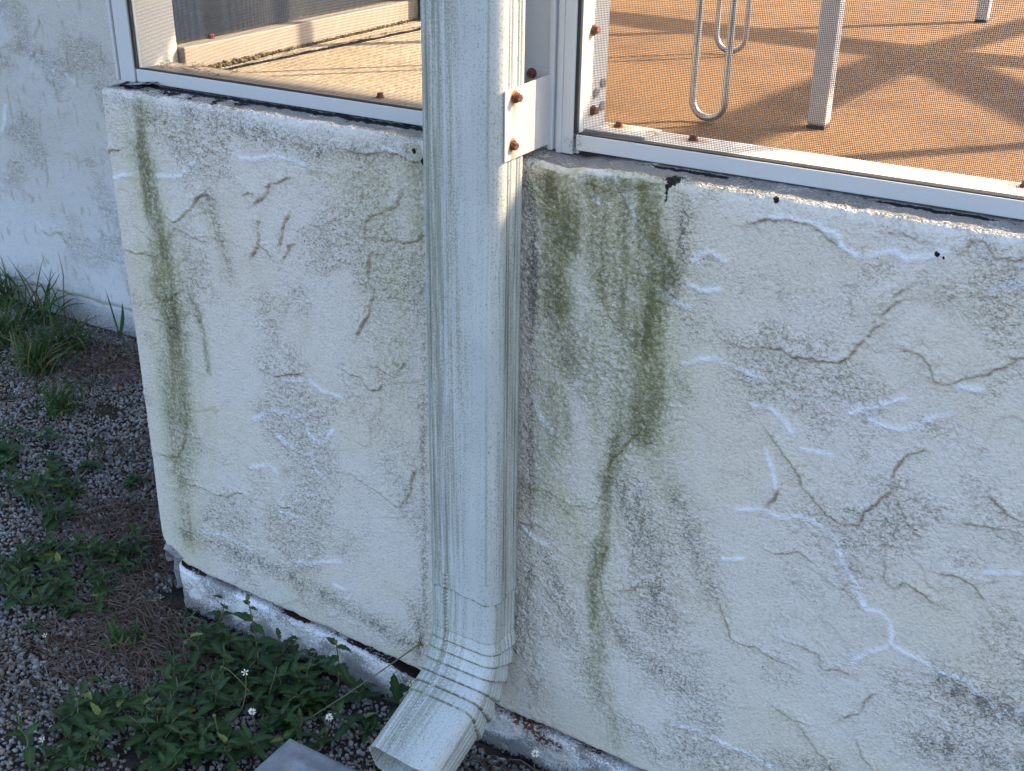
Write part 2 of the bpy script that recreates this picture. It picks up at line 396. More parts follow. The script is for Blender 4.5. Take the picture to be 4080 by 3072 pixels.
LEDGES="-0.975,0.554 -0.959,0.565 -0.938,0.582 -0.928,0.592 -0.916,0.593 -0.910,0.590;-0.978,0.554 -0.991,0.558 -1.004,0.566 -1.008,0.585;-0.988,0.533 -0.974,0.545;-0.850,0.597 -0.836,0.607 -0.827,0.618 -0.811,0.627 -0.803,0.629;-0.862,0.603 -0.849,0.604;-0.703,0.591 -0.701,0.601 -0.689,0.612 -0.676,0.618 -0.662,0.623 -0.662,0.629 -0.657,0.635;-0.704,0.588 -0.699,0.568 -0.702,0.536 -0.695,0.520 -0.706,0.496 -0.720,0.474;-0.683,0.585 -0.668,0.588 -0.657,0.586 -0.640,0.591 -0.631,0.598;-0.805,0.591 -0.813,0.572 -0.821,0.555;-0.848,0.575 -0.849,0.552 -0.835,0.537;-0.861,0.536 -0.851,0.548;-1.029,0.465 -1.021,0.453 -0.999,0.452 -0.984,0.466;-1.062,0.503 -1.042,0.503 -1.024,0.505;-1.026,0.423 -1.004,0.418 -0.982,0.415;-0.722,0.668 -0.681,0.673 -0.655,0.674 -0.636,0.671;-0.968,0.542 -0.935,0.539;-1.076,0.615 -1.065,0.622 -1.052,0.626;-0.816,0.539 -0.808,0.551 -0.801,0.560;-1.018,0.201 -0.991,0.202 -0.970,0.202 -0.939,0.206 -0.918,0.217 -0.884,0.209;-0.739,0.296 -0.718,0.293 -0.689,0.282 -0.672,0.274 -0.661,0.293 -0.655,0.312 -0.650,0.329;-0.741,0.428 -0.721,0.424 -0.707,0.415 -0.693,0.415 -0.691,0.423;-0.696,0.441 -0.674,0.438 -0.660,0.455;-0.999,0.292 -1.003,0.264 -1.020,0.237 -1.048,0.231;-1.038,0.210 -1.006,0.211;-0.856,0.220 -0.835,0.221 -0.811,0.220;-0.864,0.398 -0.839,0.393 -0.821,0.403 -0.805,0.409;-0.842,0.138 -0.833,0.110 -0.825,0.091;-0.238,0.562 -0.229,0.565 -0.220,0.566 -0.210,0.573 -0.198,0.586 -0.192,0.600 -0.187,0.605;-0.188,0.613 -0.184,0.622 -0.179,0.625;-0.181,0.630 -0.175,0.635;-0.281,0.563 -0.263,0.567 -0.252,0.562 -0.238,0.566 -0.234,0.561;-0.139,0.566 -0.133,0.563 -0.127,0.567 -0.121,0.574 -0.111,0.580 -0.104,0.582 -0.099,0.590 -0.092,0.593 -0.080,0.600;-0.137,0.678 -0.132,0.684 -0.123,0.685 -0.118,0.678 -0.112,0.672 -0.100,0.674 -0.095,0.680;-0.165,0.588 -0.155,0.588 -0.146,0.581 -0.140,0.567;-0.301,0.669 -0.281,0.674 -0.259,0.676 -0.245,0.672 -0.233,0.664;-0.193,0.679 -0.171,0.677;-0.266,0.483 -0.252,0.468 -0.235,0.453 -0.233,0.443 -0.216,0.432 -0.206,0.420 -0.192,0.417 -0.179,0.422 -0.175,0.435 -0.165,0.455 -0.158,0.466;-0.159,0.475 -0.153,0.490 -0.149,0.500 -0.140,0.504;-0.149,0.451 -0.144,0.444 -0.138,0.436;-0.249,0.370 -0.237,0.371 -0.225,0.378 -0.217,0.372;-0.152,0.395 -0.146,0.373 -0.139,0.371 -0.134,0.380 -0.119,0.374 -0.108,0.370;-0.105,0.400 -0.092,0.402 -0.079,0.396 -0.070,0.385;-0.082,0.479 -0.071,0.474 -0.054,0.466;-0.096,0.451 -0.082,0.455 -0.070,0.455;-0.261,0.413 -0.253,0.430;-0.295,0.293 -0.279,0.257 -0.261,0.255 -0.253,0.260 -0.235,0.252 -0.216,0.251;-0.225,0.195 -0.212,0.190 -0.200,0.192;-0.202,0.185 -0.188,0.172 -0.174,0.159;-0.163,0.215 -0.150,0.232 -0.141,0.251;-0.148,0.195 -0.140,0.180 -0.130,0.170;-0.222,0.276 -0.198,0.276 -0.190,0.263 -0.167,0.267;-0.437,0.592 -0.433,0.574 -0.426,0.558 -0.420,0.553;-0.496,0.569 -0.486,0.569 -0.477,0.566;-0.404,0.656 -0.399,0.643;-0.400,0.685 -0.389,0.687 -0.378,0.685;-0.451,0.677 -0.436,0.675;-0.392,0.448 -0.404,0.430 -0.418,0.406 -0.421,0.379 -0.434,0.358;-0.418,0.317 -0.423,0.280 -0.415,0.249 -0.406,0.227;-0.513,0.309 -0.496,0.313 -0.483,0.309;-0.399,0.266 -0.377,0.282;-0.514,0.354 -0.492,0.356 -0.475,0.352 -0.441,0.353;-0.497,0.253 -0.481,0.235 -0.460,0.216"
ALGAE="-1.008,0.679 -1.016,0.627|0.0078|0.55;-1.016,0.627 -1.013,0.590 -1.009,0.547 -0.999,0.521|0.0097|0.75;-0.999,0.521 -1.005,0.480 -1.001,0.435 -1.001,0.387|0.0146|0.72;-1.001,0.387 -1.008,0.342 -1.011,0.297|0.0165|0.62;-1.011,0.297 -1.017,0.229|0.0175|0.45;-1.013,0.231 -1.018,0.161 -1.018,0.104|0.0107|0.35;-0.963,0.466 -0.950,0.423 -0.949,0.375|0.0044|0.45;-0.907,0.607 -0.909,0.565 -0.911,0.499|0.0058|0.20;-0.489,0.671 -0.478,0.643 -0.473,0.623|0.0126|0.85;-0.478,0.622 -0.481,0.586 -0.478,0.559|0.0116|0.80;-0.475,0.541 -0.466,0.505|0.0136|0.50;-0.492,0.464 -0.478,0.418|0.0146|0.35;-0.472,0.479 -0.465,0.421|0.0049|0.35;-0.450,0.677 -0.423,0.682 -0.403,0.685|0.0126|0.60;-0.403,0.685 -0.392,0.654 -0.381,0.623 -0.377,0.606|0.0078|0.85;-0.413,0.667 -0.393,0.629|0.0078|0.40;-0.391,0.604 -0.388,0.560 -0.389,0.533|0.0116|0.90;-0.389,0.533 -0.383,0.488 -0.388,0.454|0.0155|0.65;-0.435,0.651 -0.437,0.612 -0.427,0.588|0.0126|0.50;-0.419,0.662 -0.413,0.599 -0.413,0.555|0.0068|0.50;-0.404,0.449 -0.421,0.389|0.0068|0.60;-0.421,0.389 -0.419,0.358 -0.422,0.314|0.0049|0.55;-0.422,0.314 -0.430,0.266 -0.425,0.228 -0.415,0.179|0.0068|0.50;-0.380,0.441 -0.353,0.400|0.0136|0.30;-0.453,0.546 -0.434,0.455|0.0107|0.30;-0.638,0.675 -0.633,0.603|0.0097|0.42;-0.716,0.669 -0.671,0.670|0.0058|0.30;-0.641,0.573 -0.641,0.473|0.0087|0.20;-0.668,0.606 -0.699,0.562|0.0068|0.15;-0.500,0.447 -0.492,0.334|0.0121|0.25;-0.425,0.174 -0.393,0.077|0.0097|0.30;-0.934,0.587 -0.911,0.554|0.0039|0.25"
TINT="-0.496,0.662 -0.478,0.402|0.0243|0.35;-0.440,0.671 -0.413,0.436|0.0291|0.40;-0.396,0.678 -0.376,0.447|0.0243|0.35;-0.683,0.641 -0.674,0.444|0.0388|0.22;-0.986,0.484 -1.020,0.160|0.0218|0.25;-0.488,0.389 -0.418,0.248|0.0243|0.30;-0.753,0.640 -0.638,0.657|0.0243|0.20;-1.037,0.046 -0.655,0.063|0.0146|0.15;-0.296,0.701 -0.167,0.693|0.0121|0.12"
MILDEW="-0.510,0.685 -0.507,0.534|0.0107|0.55;-0.507,0.534 -0.508,0.383|0.0107|0.45;-0.508,0.383 -0.506,0.183|0.0107|0.42;-0.362,0.675 -0.360,0.627 -0.368,0.591|0.0107|0.50;-0.373,0.599 -0.344,0.570|0.0121|0.30;-0.358,0.522 -0.347,0.498|0.0097|0.35;-0.401,0.390 -0.371,0.321 -0.356,0.244|0.0291|0.48;-0.348,0.391 -0.325,0.348 -0.307,0.307|0.0165|0.45;-0.401,0.226 -0.352,0.188 -0.310,0.177|0.0243|0.42;-0.355,0.228 -0.313,0.211|0.0194|0.35;-0.941,0.682 -0.837,0.671 -0.752,0.664|0.0146|0.45;-0.799,0.671 -0.716,0.669 -0.648,0.683|0.0121|0.35;-0.919,0.594 -0.901,0.523 -0.897,0.502|0.0078|0.40;-1.048,0.685 -0.993,0.666 -0.931,0.659|0.0121|0.35;-1.015,0.296 -1.020,0.160|0.0194|0.35;-1.025,0.123 -0.866,0.123 -0.654,0.090|0.0155|0.45;-1.026,0.005 -0.656,0.028|0.0121|0.50;-0.732,0.396 -0.647,0.341|0.0170|0.25;-0.685,0.330 -0.640,0.255|0.0146|0.30;-0.637,0.400 -0.641,0.136|0.0044|0.50;-0.634,0.505 -0.635,0.400|0.0039|0.35;-0.653,0.137 -0.644,0.095|0.0097|0.50;-0.532,0.036 -0.477,0.036|0.0194|0.75;-0.082,0.291 -0.023,0.278|0.0194|0.55;-0.091,0.224 -0.010,0.237|0.0243|0.50;-0.314,0.103 -0.166,0.153|0.0121|0.40;-0.485,0.280 -0.418,0.129|0.0218|0.40;-0.190,0.707 -0.142,0.704|0.0068|0.15;-0.124,0.679 -0.094,0.656|0.0121|0.35;-0.270,0.616 -0.270,0.612|0.0058|0.35;-0.292,0.627 -0.287,0.624|0.0049|0.20;-0.224,0.398 -0.197,0.384|0.0097|0.25;-0.097,0.485 -0.050,0.445|0.0146|0.20;-0.499,0.186 -0.491,0.096|0.0146|0.35;-0.315,0.533 -0.304,0.505|0.0058|0.20"
RUST="-0.508,0.163 -0.507,0.160|0.0024|0.90;-0.501,0.111 -0.498,0.108|0.0029|0.60;-0.498,0.077 -0.497,0.072|0.0019|0.80;-0.462,0.337 -0.461,0.335|0.0024|0.70;-0.453,0.270 -0.453,0.268|0.0019|0.90;-0.520,0.042 -0.472,0.052|0.0068|0.50"

# ---------------------------------------------------------------- stucco walls
def parse(s):
    out = []
    for t in s.split(';'):
        f = t.split('|')
        pts = np.array([[float(v) for v in q.split(',')] for q in f[0].split()])
        out.append((pts, *[float(v) for v in f[1:]]))
    return out

def poly_dist(S, Z, pts, margin):
    """distance from every (S,Z) sample to a polyline, signed side, only within margin"""
    D = np.full(S.shape, 9.0); SG = np.zeros(S.shape)
    m = (S > pts[:, 0].min()-margin) & (S < pts[:, 0].max()+margin) & (Z > pts[:, 1].min()-margin) & (Z < pts[:, 1].max()+margin)
    if not m.any(): return D, SG
    x = S[m]; z = Z[m]; d = np.full(x.shape, 9.0); sg = np.zeros(x.shape)
    for a, b in zip(pts[:-1], pts[1:]):
        if b[0] < a[0]: a, b = b, a
        e = b-a; L = (e**2).sum()+1e-12
        t = np.clip(((x-a[0])*e[0]+(z-a[1])*e[1])/L, 0, 1)
        dx = x-a[0]-t*e[0]; dz = z-a[1]-t*e[1]
        dd = np.sqrt(dx*dx+dz*dz); k = dd < d
        d[k] = dd[k]; sg[k] = np.sign(e[0]*(z-a[1])-e[1]*(x-a[0]))[k]
    D[m] = d; SG[m] = sg
    return D, SG

def trowel_height(S, Z, seed=0, rough=1.0, extra=0):
    """knock-down trowel texture, metres; also a roughness mask"""
    wx = S + .022*fbm(S*9, Z*9, 3, seed+1); wz = Z + .022*fbm(S*9, Z*9, 3, seed+5)
    h = .0022*fbm(S*4, Z*4, 2, seed+9)
    wr = .0022*fbm(S*160, Z*160, 2, seed+50)
    n = fbm((wx+wr)*5.5, (wz+wr)*7.5, 3, seed+20)*3.2
    fr = n-np.floor(n)
    lap = np.where(fr < .93, fr/.93, (1-fr)/.07)
    gate = sst(-.05, .25, fbm(S*7, Z*7, 2, seed+30))
    h = h + .0007*lap*gate
    n2 = fbm((wx-wr)*11, (wz+wr)*13, 3, seed+60)*2.2
    f2 = n2-np.floor(n2)
    lap2 = np.where(f2 < .92, f2/.92, (1-f2)/.08)
    h = h + .0005*lap2*sst(0, .3, fbm(S*9, Z*9, 2, seed+70))
    mask = np.maximum(.8*sst(-.05, .30, fbm(S*8+3, Z*8, 4, seed+40)), extra)
    g = fbm(S*150, Z*190, 2, seed+80, .35)
    h = h + rough*.00090*g*(.22+mask)
    # little torn flakes
    fl = fbm(S*95, Z*120, 3, seed+90)
    h = h + rough*.0016*sst(.05, .32, fl)*mask
    dirt = .60*mask*sst(.12, .0, np.abs(fl-.05))*rough
    edge = sst(.90, .96, fr)*gate*.25 + sst(.9, .97, f2)*.12*sst(0, .3, fbm(S*9, Z*9, 2, seed+70))
    return h, mask, np.clip(dirt+edge, 0, 1)


def stain(S, Z, items, seed, stretch=8):
    out = np.zeros(S.shape)
    ws = S + .006*fbm(S*55, Z*14, 3, seed); wz = Z + .010*fbm(S*30, Z*30, 2, seed+3)
    streak = .62+.6*fbm(S*90, Z*stretch*.6, 3, seed+7)+.35*fbm(S*40, Z*18, 3, seed+13)
    for pts, w, a in items:
        d, _ = poly_dist(ws, wz, pts, w*3.2)
        out = np.maximum(out, a*np.exp(-(d/(w*1.05))**2)*np.clip(streak+.25, .2, 1.25))
    return out

# knee wall: plan path (left return -> rounded corner -> front) x height profile
XL, YF, RC = -1.078, 0.88, 0.014
def plan(s):
    """s = x along the front; s < XL runs back along the left return"""
    P = np.zeros((len(s), 2)); N = np.zeros((len(s), 2))
    arc = RC*math.pi/2; s0 = XL+RC
    for i, v in enumerate(s):
        if v >= s0: P[i] = (v, YF); N[i] = (0, -1)
        elif v >= s0-arc:
            a = (s0-v)/RC; P[i] = (s0-RC*math.sin(a), YF+RC-RC*math.cos(a)); N[i] = (-math.sin(a), -math.cos(a))
        else: P[i] = (XL, YF+RC+(s0-arc-v)); N[i] = (-1, 0)
    return P, N
def zbot(x):
    z = np.interp(x, [-1.078, -1.060, -1.030, -.651, -.363, .95], [.108, .085, .068, .058, .051, .045])
    return z
ZT = 0.6930
def knee_wall():
    s = np.concatenate([np.arange(-1.68, -1.13, .010), np.arange(-1.13, .03, .00135), np.arange(.032, .95, .010)])
    P, N = plan(s)
    rt = .009
    # profile: (kind, value); inset d inward and normal tilt
    nf = 505
    t = np.linspace(0, 1, nf)
    zb = zbot(np.maximum(s, XL)) + .0050*fbm(s*26, s*0, 4, 3, .65)
    top = ZT + .0012*fbm(s*30, s*0+4, 3, 8)
    top = top-.005*np.exp(-((s+.480)/.030)**2)+.0018*fbm(s*70, s*0, 3, 88)
    Zs, Ins, Nz, Nh = [], [], [], []
    for d in (.060, .030, .012):                       # underside
        Zs.append(zb+.0015); Ins.append(np.full(len(s), d)); Nz.append(-1.0); Nh.append(0.0)
    for a in (-80, -55, -30):
        Zs.append(zb+.006+.006*math.sin(math.radians(a))); Ins.append(np.full(len(s), .006*(1-math.cos(math.radians(a))))); Nz.append(math.sin(math.radians(a))); Nh.append(math.cos(math.radians(a)))
    for q in t:
        Zs.append(zb+.006+q*(top-rt-zb-.006)); Ins.append(np.zeros(len(s))); Nz.append(0.0); Nh.append(1.0)
    for a in np.arange(8, 90, 9):
        r = math.radians(a)
        Zs.append(top-rt+rt*math.sin(r)); Ins.append(np.full(len(s), rt*(1-math.cos(r)))); Nz.append(math.sin(r)); Nh.append(math.cos(r))
    for d in np.arange(.0105, .070, .0015):
        Zs.append(top+.13*(d-.0105)); Ins.append(np.full(len(s), d)); Nz.append(1.0); Nh.append(0.0)
    Zs = np.array(Zs).T; Ins = np.array(Ins).T; Nz = np.array(Nz)[None, :]; Nh = np.array(Nh)[None, :]
    nu, nv = Zs.shape
    S = np.repeat(s[:, None], nv, 1)
    ZZ = Zs + np.where(Nz > .98, Ins, 0) - np.where(Nz < -.98, Ins, 0)   # unrolled height for the noise
    near = np.zeros(S.shape)
    for (pts,) in parse(LEDGES):
        d, sg = poly_dist(S, ZZ, pts, .03); near = np.maximum(near, np.exp(-(d/.011)**2))
    region = np.zeros(S.shape)
    for pts, w, a in parse(MILDEW)+parse(TINT):
        d, sg = poly_dist(S, ZZ, pts, w*2.2); region = np.maximum(region, 1.3*a*np.exp(-(d/(w*1.2))**2))
    h, mask, dirt = trowel_height(S, ZZ, 0, extra=np.clip(.25*near+1.3*region, 0, 1.0))
    worn = np.zeros(S.shape)
    wob = .0020*fbm(S*150, ZZ*150, 3, 201, .7)+.0045*fbm(S*38, ZZ*38, 2, 205); wob2 = .0024*fbm(S*150, ZZ*150, 3, 231, .7)+.0050*fbm(S*38, ZZ*38, 2, 235)
    for (pts,) in parse(RIDGES):
        d, sg = poly_dist(S+wob*.45, ZZ+wob2*.45, pts, .02)
        amp = .75+.5*fbm(S*40, ZZ*40, 2, 211)
        e = np.exp(-(d/.0028)**2)*amp
        h = h+.0010*e; worn = np.maximum(worn, np.clip(np.exp(-(d/.0023)**2)*1.1*(.85+.7*fbm(S*60, ZZ*60, 2, 217)), 0, 1))
    for (pts,) in parse(LEDGES):
        d, sg = poly_dist(S+wob, ZZ+wob2, pts, .03)
        amp = np.clip(1.0+1.1*fbm(S*38, ZZ*38, 3, 221)+.6*fbm(S*190, ZZ*190, 2, 224), .05, 1.6)
        up = (sg > 0)
        h = h+amp*.0021*np.exp(-d/.008)*up - amp*.0014*np.exp(-(d/.0012)**2)
        dirt = np.maximum(dirt, .9*amp*np.exp(-(d/.0012)**2))
        dirt = np.maximum(dirt, .12*amp*np.exp(-(d/.004)**2)*(~up))  # soft shading on the lower side of each ledge, painted with the dirt
    # spalled hollow near the right end under the ledge
    d = np.sqrt(((S+.150)/.020)**2+((ZZ-.628)/.012)**2); h = h-.003*np.exp(-d**2); dirt = np.maximum(dirt, .35*np.exp(-d**2)*(.5+fbm(S*90, ZZ*90, 2, 5)))
    face = (np.abs(Nz) < .5)*1.0
    algae = stain(S, ZZ, [(p, w*1.55, min(1, a*1.1)) for p, w, a in parse(ALGAE)], 301)*np.clip(face+.2, 0, 1)
    tint = np.maximum(1.5*stain(S, ZZ, parse(TINT), 331), np.clip(stain(S, ZZ, [(p, w*3.0, a*.8) for p, w, a in parse(ALGAE)], 303), 0, .8))
    mil = stain(S, ZZ, parse(MILDEW), 361, 30)
    rust = stain(S, ZZ, parse(RUST), 391, 60)
    # grime in a low band and everywhere rough
    mil = np.maximum(mil, .30*sst(.16, .05, ZZ)*(S < -.6)); mil = np.maximum(mil, .16*mask)
    # ledge top: greyish chalky film, mouldy black where the frame meets it
    edge = sst(ZT-.030, ZT-.008, Zs)*(.5+.6*fbm(S*40, ZZ*60, 3, 401))
    worn = np.maximum(worn, np.clip(edge*.3, 0, .2))
    h = h+.0008*fbm(S*120, ZZ*120, 2, 405)*sst(ZT-.04, ZT-.005, Zs)
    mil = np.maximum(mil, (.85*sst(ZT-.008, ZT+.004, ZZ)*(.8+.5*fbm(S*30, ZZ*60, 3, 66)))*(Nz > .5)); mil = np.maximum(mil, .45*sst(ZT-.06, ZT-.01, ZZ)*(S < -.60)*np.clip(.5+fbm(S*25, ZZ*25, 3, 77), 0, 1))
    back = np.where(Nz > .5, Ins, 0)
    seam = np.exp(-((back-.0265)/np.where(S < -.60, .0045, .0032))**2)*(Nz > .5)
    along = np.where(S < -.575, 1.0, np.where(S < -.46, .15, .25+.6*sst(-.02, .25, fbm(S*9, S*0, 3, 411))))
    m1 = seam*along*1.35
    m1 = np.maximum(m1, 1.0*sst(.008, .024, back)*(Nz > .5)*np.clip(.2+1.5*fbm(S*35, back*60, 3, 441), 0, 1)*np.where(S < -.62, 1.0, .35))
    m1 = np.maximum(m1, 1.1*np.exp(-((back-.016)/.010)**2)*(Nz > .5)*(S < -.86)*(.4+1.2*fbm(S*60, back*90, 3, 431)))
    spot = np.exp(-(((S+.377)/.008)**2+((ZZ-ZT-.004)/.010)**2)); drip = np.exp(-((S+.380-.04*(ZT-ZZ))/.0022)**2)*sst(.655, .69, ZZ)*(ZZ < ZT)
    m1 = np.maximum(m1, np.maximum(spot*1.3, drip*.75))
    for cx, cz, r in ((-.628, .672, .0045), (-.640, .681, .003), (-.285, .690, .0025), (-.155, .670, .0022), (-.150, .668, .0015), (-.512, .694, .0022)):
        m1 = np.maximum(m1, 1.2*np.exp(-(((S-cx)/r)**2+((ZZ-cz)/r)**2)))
    h = h*np.where(Nz < -.5, .3, 1.0)*(1-.6*sst(ZT-.022, ZT-.004, Zs))
    X = P[:, 0][:, None] - N[:, 0][:, None]*Ins + N[:, 0][:, None]*Nh*h
    Y = P[:, 1][:, None] - N[:, 1][:, None]*Ins + N[:, 1][:, None]*Nh*h
    Z = Zs + Nz*h*.8
    # the cut lower-left corner pulls the edge inward a little
    V = np.stack([X, Y, Z], -1).reshape(-1, 3)
    F = grid_faces(nu, nv)[:, ::-1]
    me = mesh_np('knee_wall', V, F)
    for nm, a in (('rough', mask), ('worn', worn), ('dirt', np.clip(dirt, 0, 1)), ('tint', tint), ('algae', algae), ('mildew', mil), ('mould_shade', m1), ('rust', rust)):
        add_attr(me, nm, a)
    return me
wall = empty('stucco_knee_wall', (-.06, .9, 0), 'low cream stucco wall with green algae streaks under the white screen frame, behind the downspout', 'wall')
link('stucco_face', knee_wall(), M['stucco'], wall, True)

def footing():
    s = np.concatenate([np.arange(-1.046, .03, .002), np.arange(.035, .95, .012)])
    prof = [(-.05, 0.0), ]
    n = 52
    zb = zbot(s)-.0045+.0035*fbm(s*45, s*0, 4, 63, .7)-.007*np.exp(-((s+.665)/.055)**2)-.006*np.exp(-((s+.36)/.04)**2)+.002*fbm(s*30, s*0, 3, 55)
    Zs, Ins, Nz, Nh = [], [], [], []
    for q in np.linspace(0, 1, n):
        Zs.append(-.04+q*(zb-.006+.04)); Ins.append(np.full(len(s), .001+.004*(1-q))); Nz.append(0.); Nh.append(1.)
    for a in (15, 30, 45, 60, 75, 88):
        r = math.radians(a); Zs.append(zb-.006+.006*math.sin(r)); Ins.append(np.full(len(s), .001+.006*(1-math.cos(r)))); Nz.append(math.sin(r)); Nh.append(math.cos(r))
    for d in (.010, .013, .02, .03, .06):
        Zs.append(zb); Ins.append(np.full(len(s), d)); Nz.append(1.); Nh.append(0.)
    Zs = np.array(Zs).T; Ins = np.array(Ins).T; Nz = np.array(Nz)[None]; Nh = np.array(Nh)[None]
    S = np.repeat(s[:, None], Zs.shape[1], 1)
    h, mask, dirt = trowel_height(S+5, Zs, 3, 1.2)
    h = h+.003*fbm(S*45, Zs*45, 4, 71, .65)
    # left end rounds away
    endr = np.clip((S+1.046)/.012, 0, 1); inend = .012*(1-np.sqrt(1-(1-endr)**2))
    X = S; Y = YF-.0065+Ins+inend-Nh*h; Z = Zs+Nz*h*.6
    up = (zbot(S)-Zs)
    worn = np.clip(.45+.5*sst(.022, .004, up)*(.7+.6*fbm(S*50, Zs*50, 2, 5)), 0, 1)
    mil = np.clip(.42+.35*sst(.03, .06, up)+.6*fbm(S*20, Zs*20, 3, 9), 0, 1)
    mould_shade = sst(.014, -.012, Zs-.012*fbm(S*25, Zs*0, 3, 31))*.85
    mould_shade = np.maximum(mould_shade, (Nz > .5)*sst(.003, .0075, Ins)*np.clip(.20+1.9*fbm(S*16, S*0, 3, 97)+.7*np.exp(-((S+.70)/.12)**2), 0, 1.1))  # shade of the gap behind the footing, painted onto its top
    dk = stain(S, Zs, [(np.array([[-.545, .060], [-.50, .048], [-.46, .040]]), .012, .9)], 17, 40)
    rust = np.maximum(dk*.8, .5*(Nz > .8)*np.clip(.3+fbm(S*12, S*0, 2, 91), 0, 1))
    mould_shade = np.maximum(mould_shade, dk*.7)
    me = mesh_np('footing', np.stack([X, Y, Z], -1).reshape(-1, 3), grid_faces(*Zs.shape)[:, ::-1])
    for nm, a in (('rough', mask), ('worn', worn), ('dirt', np.clip(dirt, 0, 1)), ('tint', S*0), ('algae', S*0), ('mildew', mil), ('mould_shade', mould_shade), ('rust', rust)):
        add_attr(me, nm, a)
    return me
link('footing', footing(), M['stucco'], wall, True)
# near-black filling behind the joint, and the solid core of the wall
link('wall_core', box_mesh('core', [(-1.040, .95, .894, 1.5, -.04, .660), (-1.064, -1.0405, .90, 1.5, .115, .660)]), simple('dark_joint', (0.012, 0.010, 0.008), .95, (0.06, 0.035, 0.015), 30), wall)

def house_wall():
    xs = np.concatenate([np.arange(-4.2, -2.55, .05), np.arange(-2.55, -1.085, .0032)])
    zs = np.concatenate([np.arange(-.06, 1.25, .0032), np.arange(1.26, 2.75, .05)])
    S, Z = np.meshgrid(xs, zs, indexing='ij')
    h, mask, dirt = trowel_height(S, Z, 7, .9)
    worn = np.zeros(S.shape); r = np.random.default_rng(5)
    h = h*1.5
    for i in range(46):
        cx = r.uniform(-2.5, -1.1); cz = r.uniform(0, 1.1); R = r.uniform(.04, .14); a0 = r.uniform(0, 6.28); da = r.uniform(.6, 1.9)
        a = np.linspace(a0, a0+da, 7)
        pts = np.stack([cx+R*np.cos(a), cz+R*np.sin(a)*r.uniform(.5, 1.2)], 1)+r.normal(0, .004, (7, 2))
        w1 = .003*fbm(S*90, Z*90, 2, 3+i)
        d, sg = poly_dist(S+w1, Z+w1, pts, .03)
        amp = np.clip(.6+1.2*fbm(S*25, Z*25, 2, 77), 0, 1.2)
        if i % 2:
            h = h+.0012*np.exp(-(d/.004)**2)*amp; worn = np.maximum(worn, .8*np.exp(-(d/.005)**2)*amp)
        else:
            h = h+amp*.0016*np.exp(-d/.012)*(sg > 0)-amp*.0012*np.exp(-(d/.002)**2); dirt = np.maximum(dirt, .75*amp*np.exp(-(d/.0032)**2))
    # drop lines and a base crack
    d, sg = poly_dist(S+.004*fbm(S*30, Z*30, 3, 8), Z+.004*fbm(S*30, Z*30, 3, 9), np.array([[-2.3, .050], [-1.85, .055], [-1.1, .06]]), .03)
    dirt = np.maximum(dirt, np.exp(-(d/.0025)**2)); h = h-.002*np.exp(-(d/.003)**2)
    worn = np.maximum(worn, .45*sst(.45, .05, Z))
    mil = .10+.35*sst(.12, 0, Z)
    V = np.stack([S, 1.5-h, Z], -1).reshape(-1, 3)
    me = mesh_np('house_wall', V, grid_faces(*S.shape)[:, ::-1])
    for nm, a in (('rough', mask), ('worn', worn), ('dirt', np.clip(dirt*1.0+.5*sst(.25, .45, fbm(S*60, Z*22, 3, 19)), 0, 1)), ('tint', S*0), ('algae', S*0), ('mildew', mil), ('mould_shade', S*0), ('rust', S*0)):
        add_attr(me, nm, a)
    return me
hw = empty('house_wall', (-2.4, 1.6, 0), 'taller off white stucco house wall at the far left, behind the low wall and the grass', 'wall')
link('stucco_face', house_wall(), M['stucco_house'], hw, True)
link('house_core', box_mesh('hc', [(-4.2, -1.100, 1.515, 6.0, -.05, 2.75)]), M['stucco_house'], hw)

# ---------------------------------------------------------------- ground, gravel, floor
def ground_mesh():
    xs = np.concatenate([[-60, -20, -8], np.arange(-3.2, .6, .03), [2, 8, 20, 60]])
    ys = np.concatenate([[-60, -20, -6, -2], np.arange(-.6, 1.75, .03), [3, 8, 20, 60]])
    X, Y = np.meshgrid(xs, ys, indexing='ij')
    Z = .006*fbm(X*6, Y*6, 3, 2)-.006
    return mesh_np('ground', np.stack([X, Y, Z], -1).reshape(-1, 3), grid_faces(*X.shape))
tag(link('ground', ground_mesh(), M['soil'], None, True), kind='structure')
def gz(x, y): return .006*fbm(np.asarray(x, float)*6, np.asarray(y, float)*6, 3, 2)-.006

